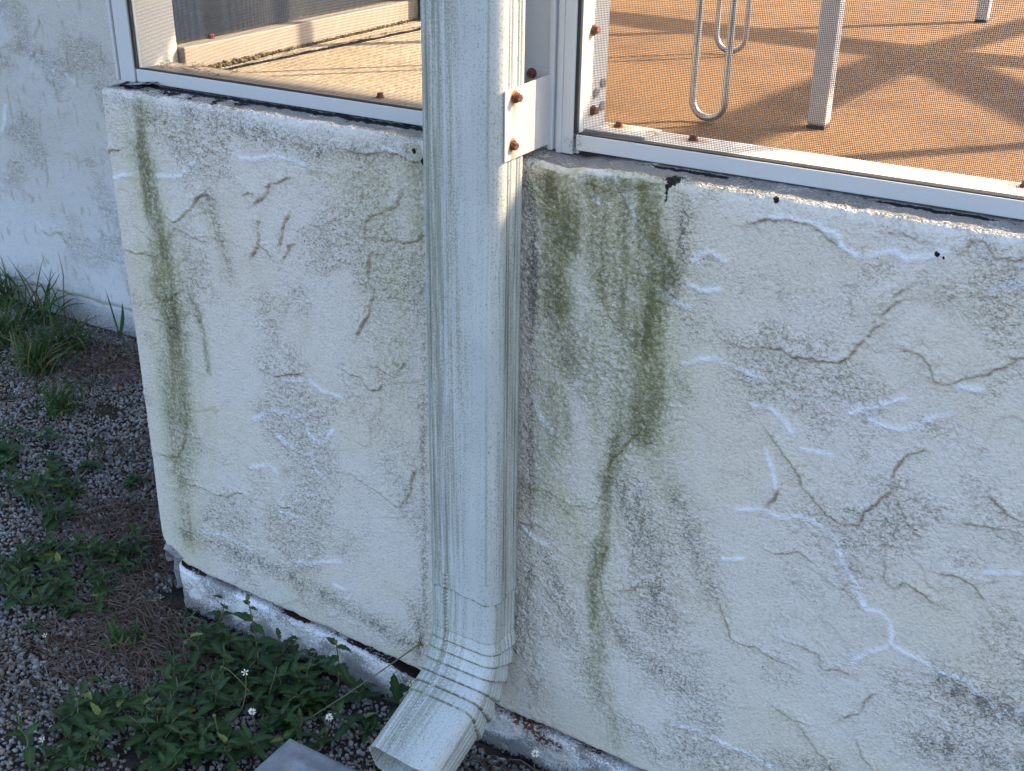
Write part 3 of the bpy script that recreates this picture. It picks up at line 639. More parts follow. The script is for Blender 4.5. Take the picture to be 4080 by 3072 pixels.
phi = (1+5**.5)/2
ICO = np.array([(-1, phi, 0), (1, phi, 0), (-1, -phi, 0), (1, -phi, 0), (0, -1, phi), (0, 1, phi), (0, -1, -phi), (0, 1, -phi), (phi, 0, -1), (phi, 0, 1), (-phi, 0, -1), (-phi, 0, 1)])/math.hypot(1, phi)
ICF = np.array([(0,11,5),(0,5,1),(0,1,7),(0,7,10),(0,10,11),(1,5,9),(5,11,4),(11,10,2),(10,7,6),(7,1,8),(3,9,4),(3,4,2),(3,2,6),(3,6,8),(3,8,9),(4,9,5),(2,4,11),(6,2,10),(8,6,7),(9,8,1)])
def gravel(n, x0, x1, y0, y1, rmin, rmax, seed, lift=0.0):
    r = np.random.default_rng(seed)
    x = r.uniform(x0, x1, n); y = r.uniform(y0, y1, n)
    dens = fbm(x*7, y*7, 3, seed+5)
    keep = ((y < .868) | (x < -1.085)) & (y < 1.49) & (dens > -.50+.1*r.normal(size=n))
    keep &= ~((x > -.72) & (x < -.39) & (y < .727) & (y > .22))
    keep &= ((y > .70-.55*(x+.5)*-1*0) | (x > -9))
    x, y = x[keep], y[keep]; n = len(x)
    s = r.uniform(rmin, rmax, n)*(.7+.6*r.random(n)**2)
    V = ICO[None]*(1+.22*r.normal(size=(n, 12, 1)))
    V = V*np.stack([s*r.uniform(.8, 1.35, n), s*r.uniform(.7, 1.1, n), s*r.uniform(.5, .85, n)], 1)[:, None]
    q = r.normal(size=(n, 4)); q /= np.linalg.norm(q, axis=1)[:, None]
    w, a, b, c = q.T
    R = np.stack([np.stack([1-2*(b*b+c*c), 2*(a*b-c*w), 2*(a*c+b*w)], 1), np.stack([2*(a*b+c*w), 1-2*(a*a+c*c), 2*(b*c-a*w)], 1), np.stack([2*(a*c-b*w), 2*(b*c+a*w), 1-2*(a*a+b*b)], 1)], 1)
    V = np.einsum('nij,nkj->nki', R, V)
    V = V+np.stack([x, y, gz(x, y)+s*.30+lift*r.random(n)], 1)[:, None]
    F = ICF[None]+(np.arange(n)*12)[:, None, None]
    me = mesh_np('gravel', V.reshape(-1, 3), F.reshape(-1, 3))
    add_attr(me, 'tone', np.repeat(np.clip(r.normal(.55, .3, n), 0, 1), 12))
    return me
tag(link('gravel', gravel(105000, -2.45, -.15, .42, 1.49, .0016, .0040, 11, .003), M['stone']), kind='stuff', label='pale grey crushed gravel covering the ground left of the wall', cat='gravel')
def flat(name, boxes, mat, **kw):
    return tag(link(name, box_mesh(name, boxes), mat), **kw)
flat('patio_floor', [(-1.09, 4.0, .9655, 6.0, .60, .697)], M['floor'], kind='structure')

# ---------------------------------------------------------------- screen enclosure
FY = .910
enc = empty('screen_enclosure', (-.06, .93, .70), 'white aluminium patio screen frame with dark insect mesh standing on the low wall', 'screen enclosure')
ZR0, ZR1 = .6975, .7115            # bottom rail
ZH = 1.62
def wires(x0, x1, z0, z1, y, pitch=.00145, r=.000165):
    """woven mesh of square wires in the plane y = const"""
    bx = []
    for i, x in enumerate(np.arange(x0, x1, pitch)): bx.append((x-r, x+r, y-r*.45, y+r*.45, z0, z1))
    for i, z in enumerate(np.arange(z0, z1, pitch)): bx.append((x0, x1, y-r*.6-.0001, y+r*.4-.0001, z-r, z+r))
    b = np.array(bx); n = len(b)
    idx = [(0,2,4),(1,2,4),(1,3,4),(0,3,4),(0,2,5),(1,2,5),(1,3,5),(0,3,5)]
    V = np.stack([b[:, list(i)] for i in idx], 1).reshape(-1, 3)
    F = np.array([(0,3,2,1),(4,5,6,7),(0,1,5,4),(1,2,6,5),(2,3,7,6),(3,0,4,7)])[None]+(np.arange(n)*8)[:, None, None]
    return V, F.reshape(-1, 4)
def part(name, boxes, mat=None, parent=None, bevel=.0007):
    return link(name, box_mesh(name, boxes, bevel), mat or M['white'], parent if parent is not None else enc)
# left corner post with the recessed spline channel on its outer edge
part('corner_post', [(-1.0785, -1.0745, FY, .972, .696, ZH+1.0), (-1.0745, -1.0705, FY+.005, .970, .696, ZH+1.0), (-1.0705, -1.0475, FY, .975, .696, ZH+1.0), (-1.0475, -1.0440, FY+.006, .974, .696, ZH+1.0)])
part('bottom_rail', [(-1.0440, -.578, FY, FY+.0022, ZR0, ZR1), (-1.0440, -.578, FY+.0022, FY+.009, ZR0, ZR1-.006)], M['white'])
part('rail_base', [(-1.0440, -.578, FY+.0092, .965, ZR0, ZR1)], M['shade_toned'])
part('bottom_rail', [(-.4835, .93, FY, FY+.0022, ZR0, ZR1), (-.4835, .93, FY+.0022, FY+.012, ZR0, ZR1-.006)], M['white'])
part('rail_base', [(-.4835, .93, FY+.0122, .965, ZR0, ZR1)], M['rail_rusty'])
# double mullion beside the downspout
part('mullion', [(-.5780, -.5115, FY+.001, .968, .695, ZH+1.0), (-.5115, -.5065, FY-.0035, .966, .695, ZH+1.0), (-.5065, -.5035, FY+.0015, .965, .695, ZH+1.0)])
part('mullion', [(-.5035, -.4985, FY-.0015, .966, .6930, ZH+1.0), (-.4985, -.4870, FY, .967, .6930, ZH+1.0), (-.4870, -.4835, FY+.0055, .966, .6930, ZH+1.0)])
part('corner_post', [(.93, .98, FY, .96, .70, ZH+1.0)])
part('chair_rail', [(-1.044, -.578, FY, .96, ZH-.05, ZH), (-.4835, .93, FY, .96, ZH-.05, ZH)])
part('gap_shade_fill', [(-1.040, -.58, FY+.004, .960, .685, ZR0-.0003), (-.482, .93, FY+.008, .960, .685, ZR0-.0003)], M['spline'], bevel=0)  # black boxes stand in for the shade of the open gap under the rails
part('corner_plate', [(-.4832, -.424, FY+.016, .9635, ZR1+.0002, ZR1+.0022)], M['rail_rusty'], bevel=.0004)
# splines (black) in the grooves
part('spline', [(-1.0435, -.578, FY+.0023, FY+.0091, ZR1-.0058, ZR1+.0009)], M['spline'], bevel=.001)
part('spline', [(-.4835, .93, FY+.0023, FY+.0120, ZR1-.0058, ZR1+.0009)], M['spline'], bevel=.001)
part('spline', [(-.4872, -.4838, FY+.0012, FY+.0054, ZR1, ZH-.05)], M['spline'], bevel=.0008)
part('spline', [(-1.0472, -1.0442, FY+.0015, FY+.0058, ZR1, ZH-.05)], M['spline'], bevel=.0008)
for x0, x1, MY in ((-1.044, -.578, FY+.0098), (-.4845, .60, FY+.0128)):
    V, F = wires(x0, x1, ZR1-.001, ZH-.045, MY)
    link('insect_mesh', mesh_np('insect_mesh', V, F), M['mesh'], enc)
# frayed end of the mesh at the mullion corner
fr = []
for i in range(26):
    x = random.uniform(-.490, -.478); z = random.uniform(.700, .712)
    p = [(x, FY+.001, z)]
    for j in range(3): p.append((p[-1][0]+random.uniform(-.003, .003), FY+random.uniform(-.002, .004), p[-1][2]+random.uniform(-.003, .003)))
    fr.append(tube_np(p, .00017, 3))
V, F = join_np(fr); link('frayed_mesh', mesh_np('frayed', V, F), M['mesh'], enc)
# moss and crumbs packed into the joint along the side rail
_n = 900; _y = .985+.53*rng.random(_n)**1.5; _s = .0006+.0011*rng.random(_n)*(1+1.2*(_y < 1.12))
_x = -1.0325-.085*(_y-.975)+np.abs(rng.normal(0, .0016+.003*(_y < 1.10), _n))
_V = (ICO[None]*_s[:, None, None]*(1+.3*rng.normal(size=(_n, 12, 1)))+np.stack([_x, _y, .6975+_s*.4+.002*rng.random(_n)], 1)[:, None]).reshape(-1, 3)
tag(link('moss', mesh_np('moss', _V, (ICF[None]+(np.arange(_n)*12)[:, None, None]).reshape(-1, 3)), simple('dry_moss', (0.045, 0.040, 0.018), .95, (0.14, 0.11, 0.05), 150)), kind='stuff', label='dark moss and dirt packed in the joint beside the side rail', cat='moss')
# side screen, a few degrees off square
def shear(me):
    v = np.empty(len(me.vertices)*3, np.float32); me.vertices.foreach_get('co', v); v = v.reshape(-1, 3)
    v[:, 0] -= .085*(v[:, 1]-.975); me.vertices.foreach_set('co', v.ravel()); me.update(); return me
link('side_rail', shear(box_mesh('side_rail', [(-1.072, -1.034, .9755, 1.50, .694, .727)], .0012)), M['shade_toned'], enc)
link('side_rail', shear(box_mesh('side_rail', [(-1.072, -1.034, .9755, 1.50, ZH-.05, ZH)], .0012)), M['white'], enc)
V, F = wires(.9755, 1.50, .727, 1.10, 0, .0009, .00013)
V = np.stack([-1.056-V[:, 1]-.085*(V[:, 0]-.975), V[:, 0], V[:, 2]], 1)
link('insect_mesh', mesh_np('side_mesh', V, F), M['mesh'], enc)
# unseen beams added and hung low to throw the wide floor shadows
hz = 1.30
tan_e = math.tan(math.radians(SUN_EL))
def over(p, h=hz): return np.array([p[0]+SUN_AZ.x*h/tan_e, p[1]+SUN_AZ.y*h/tan_e, .697+h])
def beam(a, b, w, name='shadow_beam', h=hz):
    A = over(a, h); B = over(b, h); d = B-A; L = np.linalg.norm(d); d /= L
    n = np.array([-d[1], d[0], 0])*w/2
    me = bpy.data.meshes.new(name); bm = bmesh.new()
    pts = []
    for P in (A, B):
        for sx, sz in ((-1, -.02), (1, -.02), (1, .02), (-1, .02)): pts.append(bm.verts.new(P+n*sx+np.array([0, 0, sz])))
    for f in ((0,1,2,3),(7,6,5,4),(0,4,5,1),(1,5,6,2),(2,6,7,3),(3,7,4,0)): bm.faces.new([pts[i] for i in f])
    bm.to_mesh(me); bm.free()
    return link(name, me, M['white'], enc)
beam((-2.2, 1.86), (-.36, 1.640), .085)
beam((-.36, 1.640), (1.8, 1.78), .060)
beam((-.363, 1.640), (-.405, .90), .050)
beam((-.353, 1.640), (-.24, 2.25), .040)
beam((-.36, 1.63), (.10, .98), .060)

# ---------------------------------------------------------------- screws
def screw_mesh(pos, nrm, tilt=(0, 0, 0), stand=.0, washer=.0047):
    bm = bmesh.new()
    def cyl(r, z0, z1, n):
        a = [bm.verts.new((r*math.cos(6.2832*i/n), r*math.sin(6.2832*i/n), z0)) for i in range(n)]
        b = [bm.verts.new((r*.96*math.cos(6.2832*i/n), r*.96*math.sin(6.2832*i/n), z1)) for i in range(n)]
        for i in range(n): bm.faces.new((a[i], a[(i+1) % n], b[(i+1) % n], b[i]))
        bm.faces.new(b); bm.faces.new(a[::-1])
    cyl(.0016, -.002, stand+.001, 8)
    cyl(washer, stand, stand+.0011, 18)
    cyl(.0036, stand+.0009, stand+.0048, 6)
    for v in bm.verts: v.co += Vector((random.uniform(-1, 1), random.uniform(-1, 1), random.uniform(-1, 1)))*.00022
    me = bpy.data.meshes.new('screw'); bm.to_mesh(me); bm.free()
    q = Vector(nrm).to_track_quat('Z', 'Y')
    me.transform(Matrix.Translation(Vector(pos)) @ q.to_matrix().to_4x4())
    return me
for pos, nrm in (((-.483, .935, .799), (1, 0, .05)), ((-.483, .939, .728), (1, -.1, 0)),
                 ((-.462, .951, .7137), (.1, 0, 1)), ((-.388, .950, .7115), (-.05, .1, 1)), ((-.112, .955, .7115), (0, 0, 1)),
                 ((-.725, .940, .7115), (0, 0, 1)), ((-1.058, 1.044, .727), (0, 0, 1))):
    link('rusty_screw', screw_mesh(pos, nrm), M['rust'], enc)
# galvanised washers stuck on the mullion's inner side
for y, z in ((.944, .743), (.957, .750), (.957, .729)):
    V, F = tube_np([(-.4830, y, z), (-.4815, y, z)], .0042, 12)
    Vc = np.vstack([V, [[-.4815, y, z]]])
    me = bpy.data.meshes.new('washer'); bm = bmesh.new()
    vs = [bm.verts.new(v) for v in V]
    for f in F: bm.faces.new([vs[i] for i in f])
    bm.faces.new(vs[12:24]); bm.to_mesh(me); bm.free()
    link('washer', me, M['rod'], enc)
# bits of debris lying on the rail
deb = []
for i in range(30):
    x = random.uniform(-1.03, -.93); y = random.uniform(.924, .96)
    p = np.array([x, y, .7125]); pts = [p]
    for j in range(4): p = p+np.array([random.uniform(-.004, .004), random.uniform(-.004, .004), random.uniform(-.0002, .0025)]); pts.append(p)
    deb.append(tube_np(pts, .0003, 3))
V, F = join_np(deb); me = mesh_np('dry_debris', V, F); add_attr(me, 'tone', np.repeat(rng.random(30), 15))
tag(link('dry_debris', me, M['straw']), kind='stuff', label='wispy dead roots and dust lying in the left corner of the screen frame', cat='debris')

# ---------------------------------------------------------------- downspout
PX0, PW, PD, PR = -.5955, .0835, .0530, .0140
PYF = .822
def section(step=.0007):
    """closed section, clockwise from the front-left; returns local (u across, v depth, nu, nv, tag distance along)"""
    segs = []
    w, d, r = PW, PD, PR
    def line(a, b, n):
        L = math.hypot(b[0]-a[0], b[1]-a[1]); k = max(2, int(L/step))
        for i in range(k): t = i/k; segs.append((a[0]+(b[0]-a[0])*t, a[1]+(b[1]-a[1])*t, n[0], n[1]))
    def arc(c, a0, a1):
        k = int(r*abs(a1-a0)/step)+3
        for i in range(k):
            a = a0+(a1-a0)*i/k; segs.append((c[0]+r*math.cos(a), c[1]+r*math.sin(a), math.cos(a), math.sin(a)))
    h = math.pi/2
    line((r, 0), (w-r, 0), (0, -1)); arc((w-r, r), -h, 0)
    line((w, r), (w, d-r), (1, 0)); arc((w-r, d-r), 0, h)
    line((w-r, d), (r, d), (0, 1)); arc((r, d-r), h, 2*h)
    line((0, d-r), (0, r), (-1, 0)); arc((r, r), 2*h, 3*h)
    return np.array(segs)
SEC = section()
def groove_profile(front=(.0115, .0145, .0185, .0265), side=(.0185, .0225, .0330, .0375), fa=.0009, sa=.0013):
    u, v, nu, nv = SEC.T
    g = np.zeros(len(u))
    isf = (nv < -.7)*1.0; isb = nv > .7; iss = np.abs(nu) > .7
    for k, a in zip(front, (1, -.45, .8, .35)): g += isf*fa*a*np.exp(-((u-k)/.0011)**2)
    for k, a in zip((.0735,), (.5,)): g += isf*fa*a*np.exp(-((u-k)/.0012)**2)
    for k in side: g += iss*sa*np.exp(-((v-k)/.0012)**2)
    crown = -isf*.0012*np.cos((u-PW/2)/PW*math.pi)
    return g, crown
def sweep(stations, name, grooves=True, seam=False, seed=0, off=0.0, laps=()):
    """stations: list of (y, z, angle, scale offset func) ; angle 0 = pointing down"""
    u, v, nu, nv = SEC.T
    g, crown = groove_profile((), (.0175, .0235, .0300, .0365), 0, .0012) if seam else groove_profile()
    V = []; G = []; GR = []; GN = []
    for st in stations:
        y0, z0, a, o_front, o_back, s = st
        ca, sa_ = math.cos(a), math.sin(a)
        out = off + np.where(nv < -.3, o_front, np.where(nv > .3, o_back, o_front+(o_back-o_front)*(v/PD)))
        dsp = out-(g if grooves else 0)+(-crown*.6)
        if seam:
            on_ = (nv < -.7)
            m = on_*np.exp(-((u-.0245)/.0022)**4)
            dsp = dsp+m*.0007*(1.0 if (((s*1000+ (st[0]*0))) ) is not None else 0)+m*.0009*np.sin((s+(u-.0245)*.8)*2*math.pi/.0052)
        uu = u+nu*dsp; vv = v+nv*dsp
        # local frame: front plane point (y0,z0); depth direction = (cos a, sin a) in (y,z)
        X = PX0+uu; Y = y0+vv*ca; Z = z0-vv*sa_*1.0
        V.append(np.stack([X, Y, Z], 1)); 
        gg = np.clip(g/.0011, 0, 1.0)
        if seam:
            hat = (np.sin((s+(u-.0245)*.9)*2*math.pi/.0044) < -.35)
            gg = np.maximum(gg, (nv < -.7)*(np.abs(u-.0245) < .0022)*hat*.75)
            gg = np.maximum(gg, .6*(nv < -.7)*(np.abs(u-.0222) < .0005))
            if any(abs(s-q) < .0008 for q in laps): gg = np.maximum(gg, 1.0)  # crimp dirt and the lip's edge shade, both as a dark line
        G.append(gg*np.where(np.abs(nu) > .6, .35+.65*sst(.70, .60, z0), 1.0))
        gr = np.where(nv < -.5, np.interp(u, [0, .012, .022, .038, .056, .072, .085], [1.0, 1.3, 1.1, .75, .25, .25, .4]), np.where(np.abs(nu) > .5, .25+.5*sst(.70, .62, z0), .6))
        GR.append(gr)
        GN.append(np.where(np.abs(nu) > .6, .14, 0)+np.where(nv < -.5, np.interp(u, [0, .01, .02, .045], [.12, .10, .05, -.1]), 0)+(.14 if seam and s < .17 else 0))
    n = len(SEC); k = len(stations)
    V = np.concatenate(V); a = np.arange(k*n).reshape(k, n); b = np.roll(a, -1, axis=1)
    F = np.stack([a[:-1].ravel(), b[:-1].ravel(), b[1:].ravel(), a[1:].ravel()], 1)
    me = mesh_np(name, V, F)
    U = np.tile(np.concatenate([[0], np.cumsum(np.hypot(np.diff(SEC[:, 0]), np.diff(SEC[:, 1])))]), k); Ls = np.repeat([st[5] for st in stations], n)
    at = me.attributes.new('run', 'FLOAT_VECTOR', 'POINT'); at.data.foreach_set('vector', np.stack([U, Ls, U*0], 1).astype(np.float32).ravel())
    add_attr(me, 'groove', np.concatenate(G)); add_attr(me, 'grime', np.concatenate(GR)); add_attr(me, 'green', np.concatenate(GN))
    return me
spout = empty('downspout', (PX0+PW/2, PYF+PD/2, 0), 'tall white fluted metal downspout with a crimped elbow turned outward at its foot', 'downspout')
ZE = .2405
sts = []
for z in np.concatenate([[2.6, 1.9], np.arange(1.15, ZE, -.004), [ZE+.0012, ZE+.0004, ZE]]):
    wob = .0004*math.sin(z*9)
    lip = .0005 if z < ZE+.003 else 0
    sts.append((PYF+wob, z+0.0, 0.0, lip, lip, z))
pm = sweep(sts, 'pipe')
# the cut end of the pipe is not quite straight
v = np.empty(len(pm.vertices)*3, np.float32); pm.vertices.foreach_get('co', v); v = v.reshape(-1, 3)
low = np.clip((ZE+.012-v[:, 2])/.012, 0, 1)
v[:, 2] += low*(.0016*fbm(v[:, 0]*70, v[:, 1]*70, 2, 3)+.002*np.sin((v[:, 0]-PX0)*60))
pm.vertices.foreach_set('co', v.ravel())
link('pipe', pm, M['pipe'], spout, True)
# elbow: straight insert, six lapped pleats turning 72 degrees, straight outlet
CYE, CZE, RI = PYF-.060, .188, .060
st2 = []
s = 0.0; laps = []
for z in np.arange(ZE+.02, CZE, -.0012): st2.append((PYF, z, 0.0, 0, 0, s)); s += .0012
NP_, TOT = 6, math.radians(72)
for i in range(NP_+1):
    laps.append(s+TOT*i/NP_*RI)
for i in range(NP_):
    for q in (0.0, .04, .10, .2, .3, .4, .5, .6, .7, .8, .88, .94, .985):
        a = TOT*(i+q)/NP_
        lap = math.sin(min(1, q/.985)*math.pi*.5)
        st2.append((CYE+RI*math.cos(a), CZE-RI*math.sin(a), a, -.0010+.0020*lap, -.0014+.0046*lap, s+a*RI))
s += TOT*RI
for t in np.arange(0, .0765, .0012):
    a = TOT
    o = -.0006 if t < .004 else -.0004
    st2.append((CYE+RI*math.cos(a)-t*math.sin(a), CZE-RI*math.sin(a)-t*math.cos(a), a, o, o, s+t))
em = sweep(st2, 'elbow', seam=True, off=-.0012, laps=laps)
v = np.empty(len(em.vertices)*3, np.float32); em.vertices.foreach_get('co', v); v = v.reshape(-1, 3)
nst = len(st2); nsec = len(SEC)
tt = np.repeat(np.clip((np.arange(nst)-(nst-12))/12, 0, 1), nsec)
v[:, 1] += tt*.0020*np.sin((v[:, 0]-PX0)*90); v[:, 2] += tt*(.0012*np.sin((v[:, 0]-PX0)*150+1))
em.vertices.foreach_set('co', v.ravel())
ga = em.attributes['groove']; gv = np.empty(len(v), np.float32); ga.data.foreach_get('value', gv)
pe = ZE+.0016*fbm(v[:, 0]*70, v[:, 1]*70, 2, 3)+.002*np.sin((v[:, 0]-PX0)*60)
gv = np.maximum(gv, 1.2*np.exp(-((v[:, 2]-pe+.0006)/.0011)**4)*(v[:, 2] > .21)); ga.data.foreach_set('value', gv.astype(np.float32))  # edge shadow below the pipe end, painted as a dark line
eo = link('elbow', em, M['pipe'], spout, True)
so = eo.modifiers.new('thickness', 'SOLIDIFY'); so.thickness = .0008; so.offset = -1

# ---------------------------------------------------------------- strap
XS = PX0+PW+.0006
def m_strap():
    k = NT('strap_paint'); p = k.geo(); sx = k.n('ShaderNodeSeparateXYZ'); k.l(p, sx.inputs[0])
    col = k.mix(k.math('MULTIPLY', k.ramp(k.noise(p, 300, 3), .68, .74), .8), (0.56, 0.53, 0.49), (0.13, 0.11, 0.09))
    for (cy, cz) in ((.8465, .752), (.8445, .7115)):
        dy = k.math('SUBTRACT', sx.outputs[1], cy); dz = k.math('SUBTRACT', sx.outputs[2], cz)
        run = k.math('MULTIPLY', k.ramp(dz, -.030, .0), k.ramp(dz, .0, .006, True))
        n = k.math('MULTIPLY', k.math('SUBTRACT', k.noise(p, 160, 3), .5), .004)
        col_f = k.math('MULTIPLY', run, k.ramp(k.math('ABSOLUTE', k.math('ADD', dy, n)), .001, .0055, True))
        ring = k.ramp(k.math('POWER', k.math('ADD', k.math('POWER', dy, 2), k.math('POWER', dz, 2)), .5), .004, .0085, True)
        f = k.math('MAXIMUM', k.math('MULTIPLY', col_f, .75), k.math('MULTIPLY', ring, .95))
        col = k.mix(f, col, (0.34, 0.14, 0.03))
    return k.done(col, .45, k.bump(k.noise(p, 60, 2), .2, .001), spec=.4)
strap = empty('pipe_strap', (XS, .87, .73), 'white metal strap with two rusty screws fixing the downspout to the screen frame', 'strap')
sb = bmesh.new()
th = .0012
outline = [(.8320, .7590), (.8320, .6990), (.9075, .7000), (.9075, .7620)]
a = [sb.verts.new((XS, y, z)) for y, z in outline]; b = [sb.verts.new((XS+th, y, z)) for y, z in outline]
sb.faces.new(a); sb.faces.new(b[::-1])
for i in range(4): sb.faces.new((a[i], b[i], b[(i+1) % 4], a[(i+1) % 4]))
bmesh.ops.recalc_face_normals(sb, faces=sb.faces[:])
sm = bpy.data.meshes.new('plate'); sb.to_mesh(sm); sb.free()
M['strap'] = m_strap()
link('plate', sm, M['strap'], strap)
link('flange', box_mesh('flange', [(XS-.045, XS+th, .9078, .9092, .7000, .7660)], .0004), M['strap'], strap)
link('rusty_screw', screw_mesh((XS+th, .8465, .752), (1, -.15, -.05), stand=.0022), M['rust'], strap)
link('rusty_screw', screw_mesh((XS+th, .8445, .7115), (1, -.1, -.25)), M['rust'], strap)
link('rusty_screw', screw_mesh((-.5290, .9078, .7610), (0, -1, 0)), M['rust'], strap)

# ---------------------------------------------------------------- patio furniture behind the mesh
def rod_loop(cx, cy, w, z0, z1, lean=(0, 0), r=.0036, ang=0.0):
    R = w/2; pts = []
    ca, sa_ = math.cos(ang), math.sin(ang)
    def P(dx, z): 
        k = (z-z0); return (cx+dx*ca+lean[0]*k, cy+dx*sa_+lean[1]*k, z)
    for z in np.linspace(z1, z0+R+r, 8): pts.append(P(-R, z))
    for i in range(1, 12):
        a = math.pi*i/12; pts.append(P(-R*math.cos(a), z0+r+R-R*math.sin(a)))
    for z in np.linspace(z0+R+r, z1, 8): pts.append(P(R, z))
    return tube_np(pts, r, 10)
FZ = .697
stand = empty('plant_stand', (-.47, 1.25, FZ), 'slim metal stand on looped hairpin legs inside the right-hand screen', 'plant stand')
for cx, cy, w in ((-.430, 1.085, .034), (-.563, 1.480, .040)):
    V, F = rod_loop(cx, cy, w, FZ+.001, FZ+.56, r=.0036)
    link('hairpin_leg', mesh_np('leg', V, F), M['rod'], stand, True)
link('top', box_mesh('top', [(-.60, -.40, 1.05, 1.51, FZ+.56, FZ+.575)], .003), M['leg'], stand)
table = empty('patio_table', (.12, 1.56, FZ), 'tall white patio table frame on straight square legs beyond the right-hand screen mesh', 'table')
for x, y in ((-.331, 1.128), (-.350, 2.010), (.60, 1.30), (.60, 2.010)):
    link('leg', box_mesh('leg', [(x-.0095, x+.0095, y-.0095, y+.0095, FZ+.003, FZ+1.0)], .003), M['leg'], table)
    link('foot', box_mesh('foot', [(x-.0090, x+.0090, y-.0090, y+.0090, FZ, FZ+.003)], .0005), M['spline'], table)
link('top_frame', box_mesh('top_frame', [(-.345, .61, 2.0005, 2.0195, FZ+1.0, FZ+1.02), (-.345, .61, 1.1185, 1.1375, FZ+1.0, FZ+1.02), (-.345, -.325, 1.138, 2.0, FZ+1.0, FZ+1.02), (.59, .61, 1.138, 2.0, FZ+1.0, FZ+1.02)]), M['leg'], table)
bp = empty('brown_post', (-1.08, 1.55, FZ), 'dark brown post foot at the back corner of the patio, just left of the downspout', 'post')
link('shaft', box_mesh('bp', [(-1.098, -1.04, 1.512, 1.56, FZ, 2.6)], .002), M['brownwood'], bp)

# ---------------------------------------------------------------- splash block
def splash_block():
    x0, x1, y0, y1, zt = -.716, -.400, .26, .724, .050
    xs = np.linspace(x0, x1, 160); ys = np.linspace(y0, y1, 200)
    X, Y = np.meshgrid(xs, ys, indexing='ij')
    e = np.minimum(np.minimum(X-x0, x1-X), np.minimum(y1-Y, Y-y0+9))
    r = .009
    Z = zt-r+np.sqrt(np.clip(r*r-(r-np.clip(e, 0, r))**2, 0, None))
    Z = Z-.016*sst(.026, .046, e)*sst(.0, .1, y1-Y+.1)
    Z = Z+.0007*fbm(X*60, Y*60, 3, 5)
    me = mesh_np('tray', np.stack([X, Y, Z], -1).reshape(-1, 3), grid_faces(*X.shape))
    return me
blk = empty('splash_block', (-.558, .49, 0), 'grey concrete splash block with a raised rim under the mouth of the downspout', 'splash block')
link('tray', splash_block(), M['block'], blk, True)
link('skirt', box_mesh('skirt', [(-.7160, -.4000, .2600, .7240, -.01, .0395)], .0), M['block'], blk)

# broken corner strip under the left end of the wall
cs = bmesh.new()
def sheet(bm, pts, ext, t=.0009):
    """a bent strip: polyline pts extruded by vector ext, thickness t"""
    ext = Vector(ext); n = len(pts)
    P = [Vector(p) for p in pts]
    rows = []
    for i, p in enumerate(P):
        d = (P[min(i+1, n-1)]-P[max(i-1, 0)]).normalized(); nn = d.cross(ext).normalized()*t
        j = Vector((random.uniform(-1, 1), random.uniform(-1, 1), random.uniform(-1, 1)))*.0015
        rows.append([bm.verts.new(p+nn), bm.verts.new(p+ext+nn+j), bm.verts.new(p+ext-nn+j), bm.verts.new(p-nn)])
    for a, b in zip(rows[:-1], rows[1:]):
        for k in range(4): bm.faces.new((a[k], a[(k+1) % 4], b[(k+1) % 4], b[k]))
    bm.faces.new(rows[0][::-1]); bm.faces.new(rows[-1])
sheet(cs, [(-1.062, .872, .088), (-1.054, .870, .091), (-1.046, .871, .086), (-1.040, .874, .081), (-1.035, .878, .079)], (-.006, .016, .004))
sheet(cs, [(-1.052, .879, .086), (-1.050, .877, .070), (-1.052, .876, .055), (-1.049, .876, .040), (-1.050, .877, .028)], (.006, .012, -.002))
sheet(cs, [(-1.059, .874, .088), (-1.061, .873, .078), (-1.058, .873, .070)], (.003, .010, -.003))
bmesh.ops.recalc_face_normals(cs, faces=cs.faces[:])
cm = bpy.data.meshes.new('corner_strip'); cs.to_mesh(cm); cs.free()
tag(link('corner_strip', cm, simple('oxidised_strip', (0.33, 0.33, 0.34), .6, (0.20, 0.19, 0.18), 200)), 'broken grey corner strip poking out below the lower left corner of the stucco wall', 'corner strip')

# ---------------------------------------------------------------- plants
def leaf(L, W, base, d, up, bend=.25, fold=.25, teeth=True, rr=None):
    """serrated leaf as a small folded grid; returns V,F,vein"""
    rr = rr or rng
    n = 9
    t = np.linspace(0, 1, n)
    prof = np.sin(np.clip(t, 0, 1)**.75*math.pi)**.8*(1-.35*t)
    prof[0] = .06; prof[-1] = 0.0
    if teeth:
        z = np.zeros(n); z[2::2] = .16; z[3::2] = -.14; prof = prof*(1+z)
    d = np.array(d, float); d /= np.linalg.norm(d)
    up = np.array(up, float); s = np.cross(d, up); s /= np.linalg.norm(s)+1e-9; nrm = np.cross(s, d)
    mid = np.array(base)[None]+L*(t[:, None]*d[None])-L*bend*(t[:, None]**2)*nrm[None]
    wv = rr.normal(0, .03, n)[:, None]*W*nrm[None]
    rows = []
    for k, q in ((-1, .5), (-.5, .28), (0, 0), (.5, .28), (1, .5)):
        rows.append(mid+k*W*.5*prof[:, None]*s[None]+abs(k)*fold*W*.5*prof[:, None]*nrm[None]+wv*abs(k))
    V = np.stack(rows, 1).reshape(-1, 3)
    F = grid_faces(n, 5)
    vein = np.tile([0, .15, 1, .15, 0], n)
    return V, F, vein
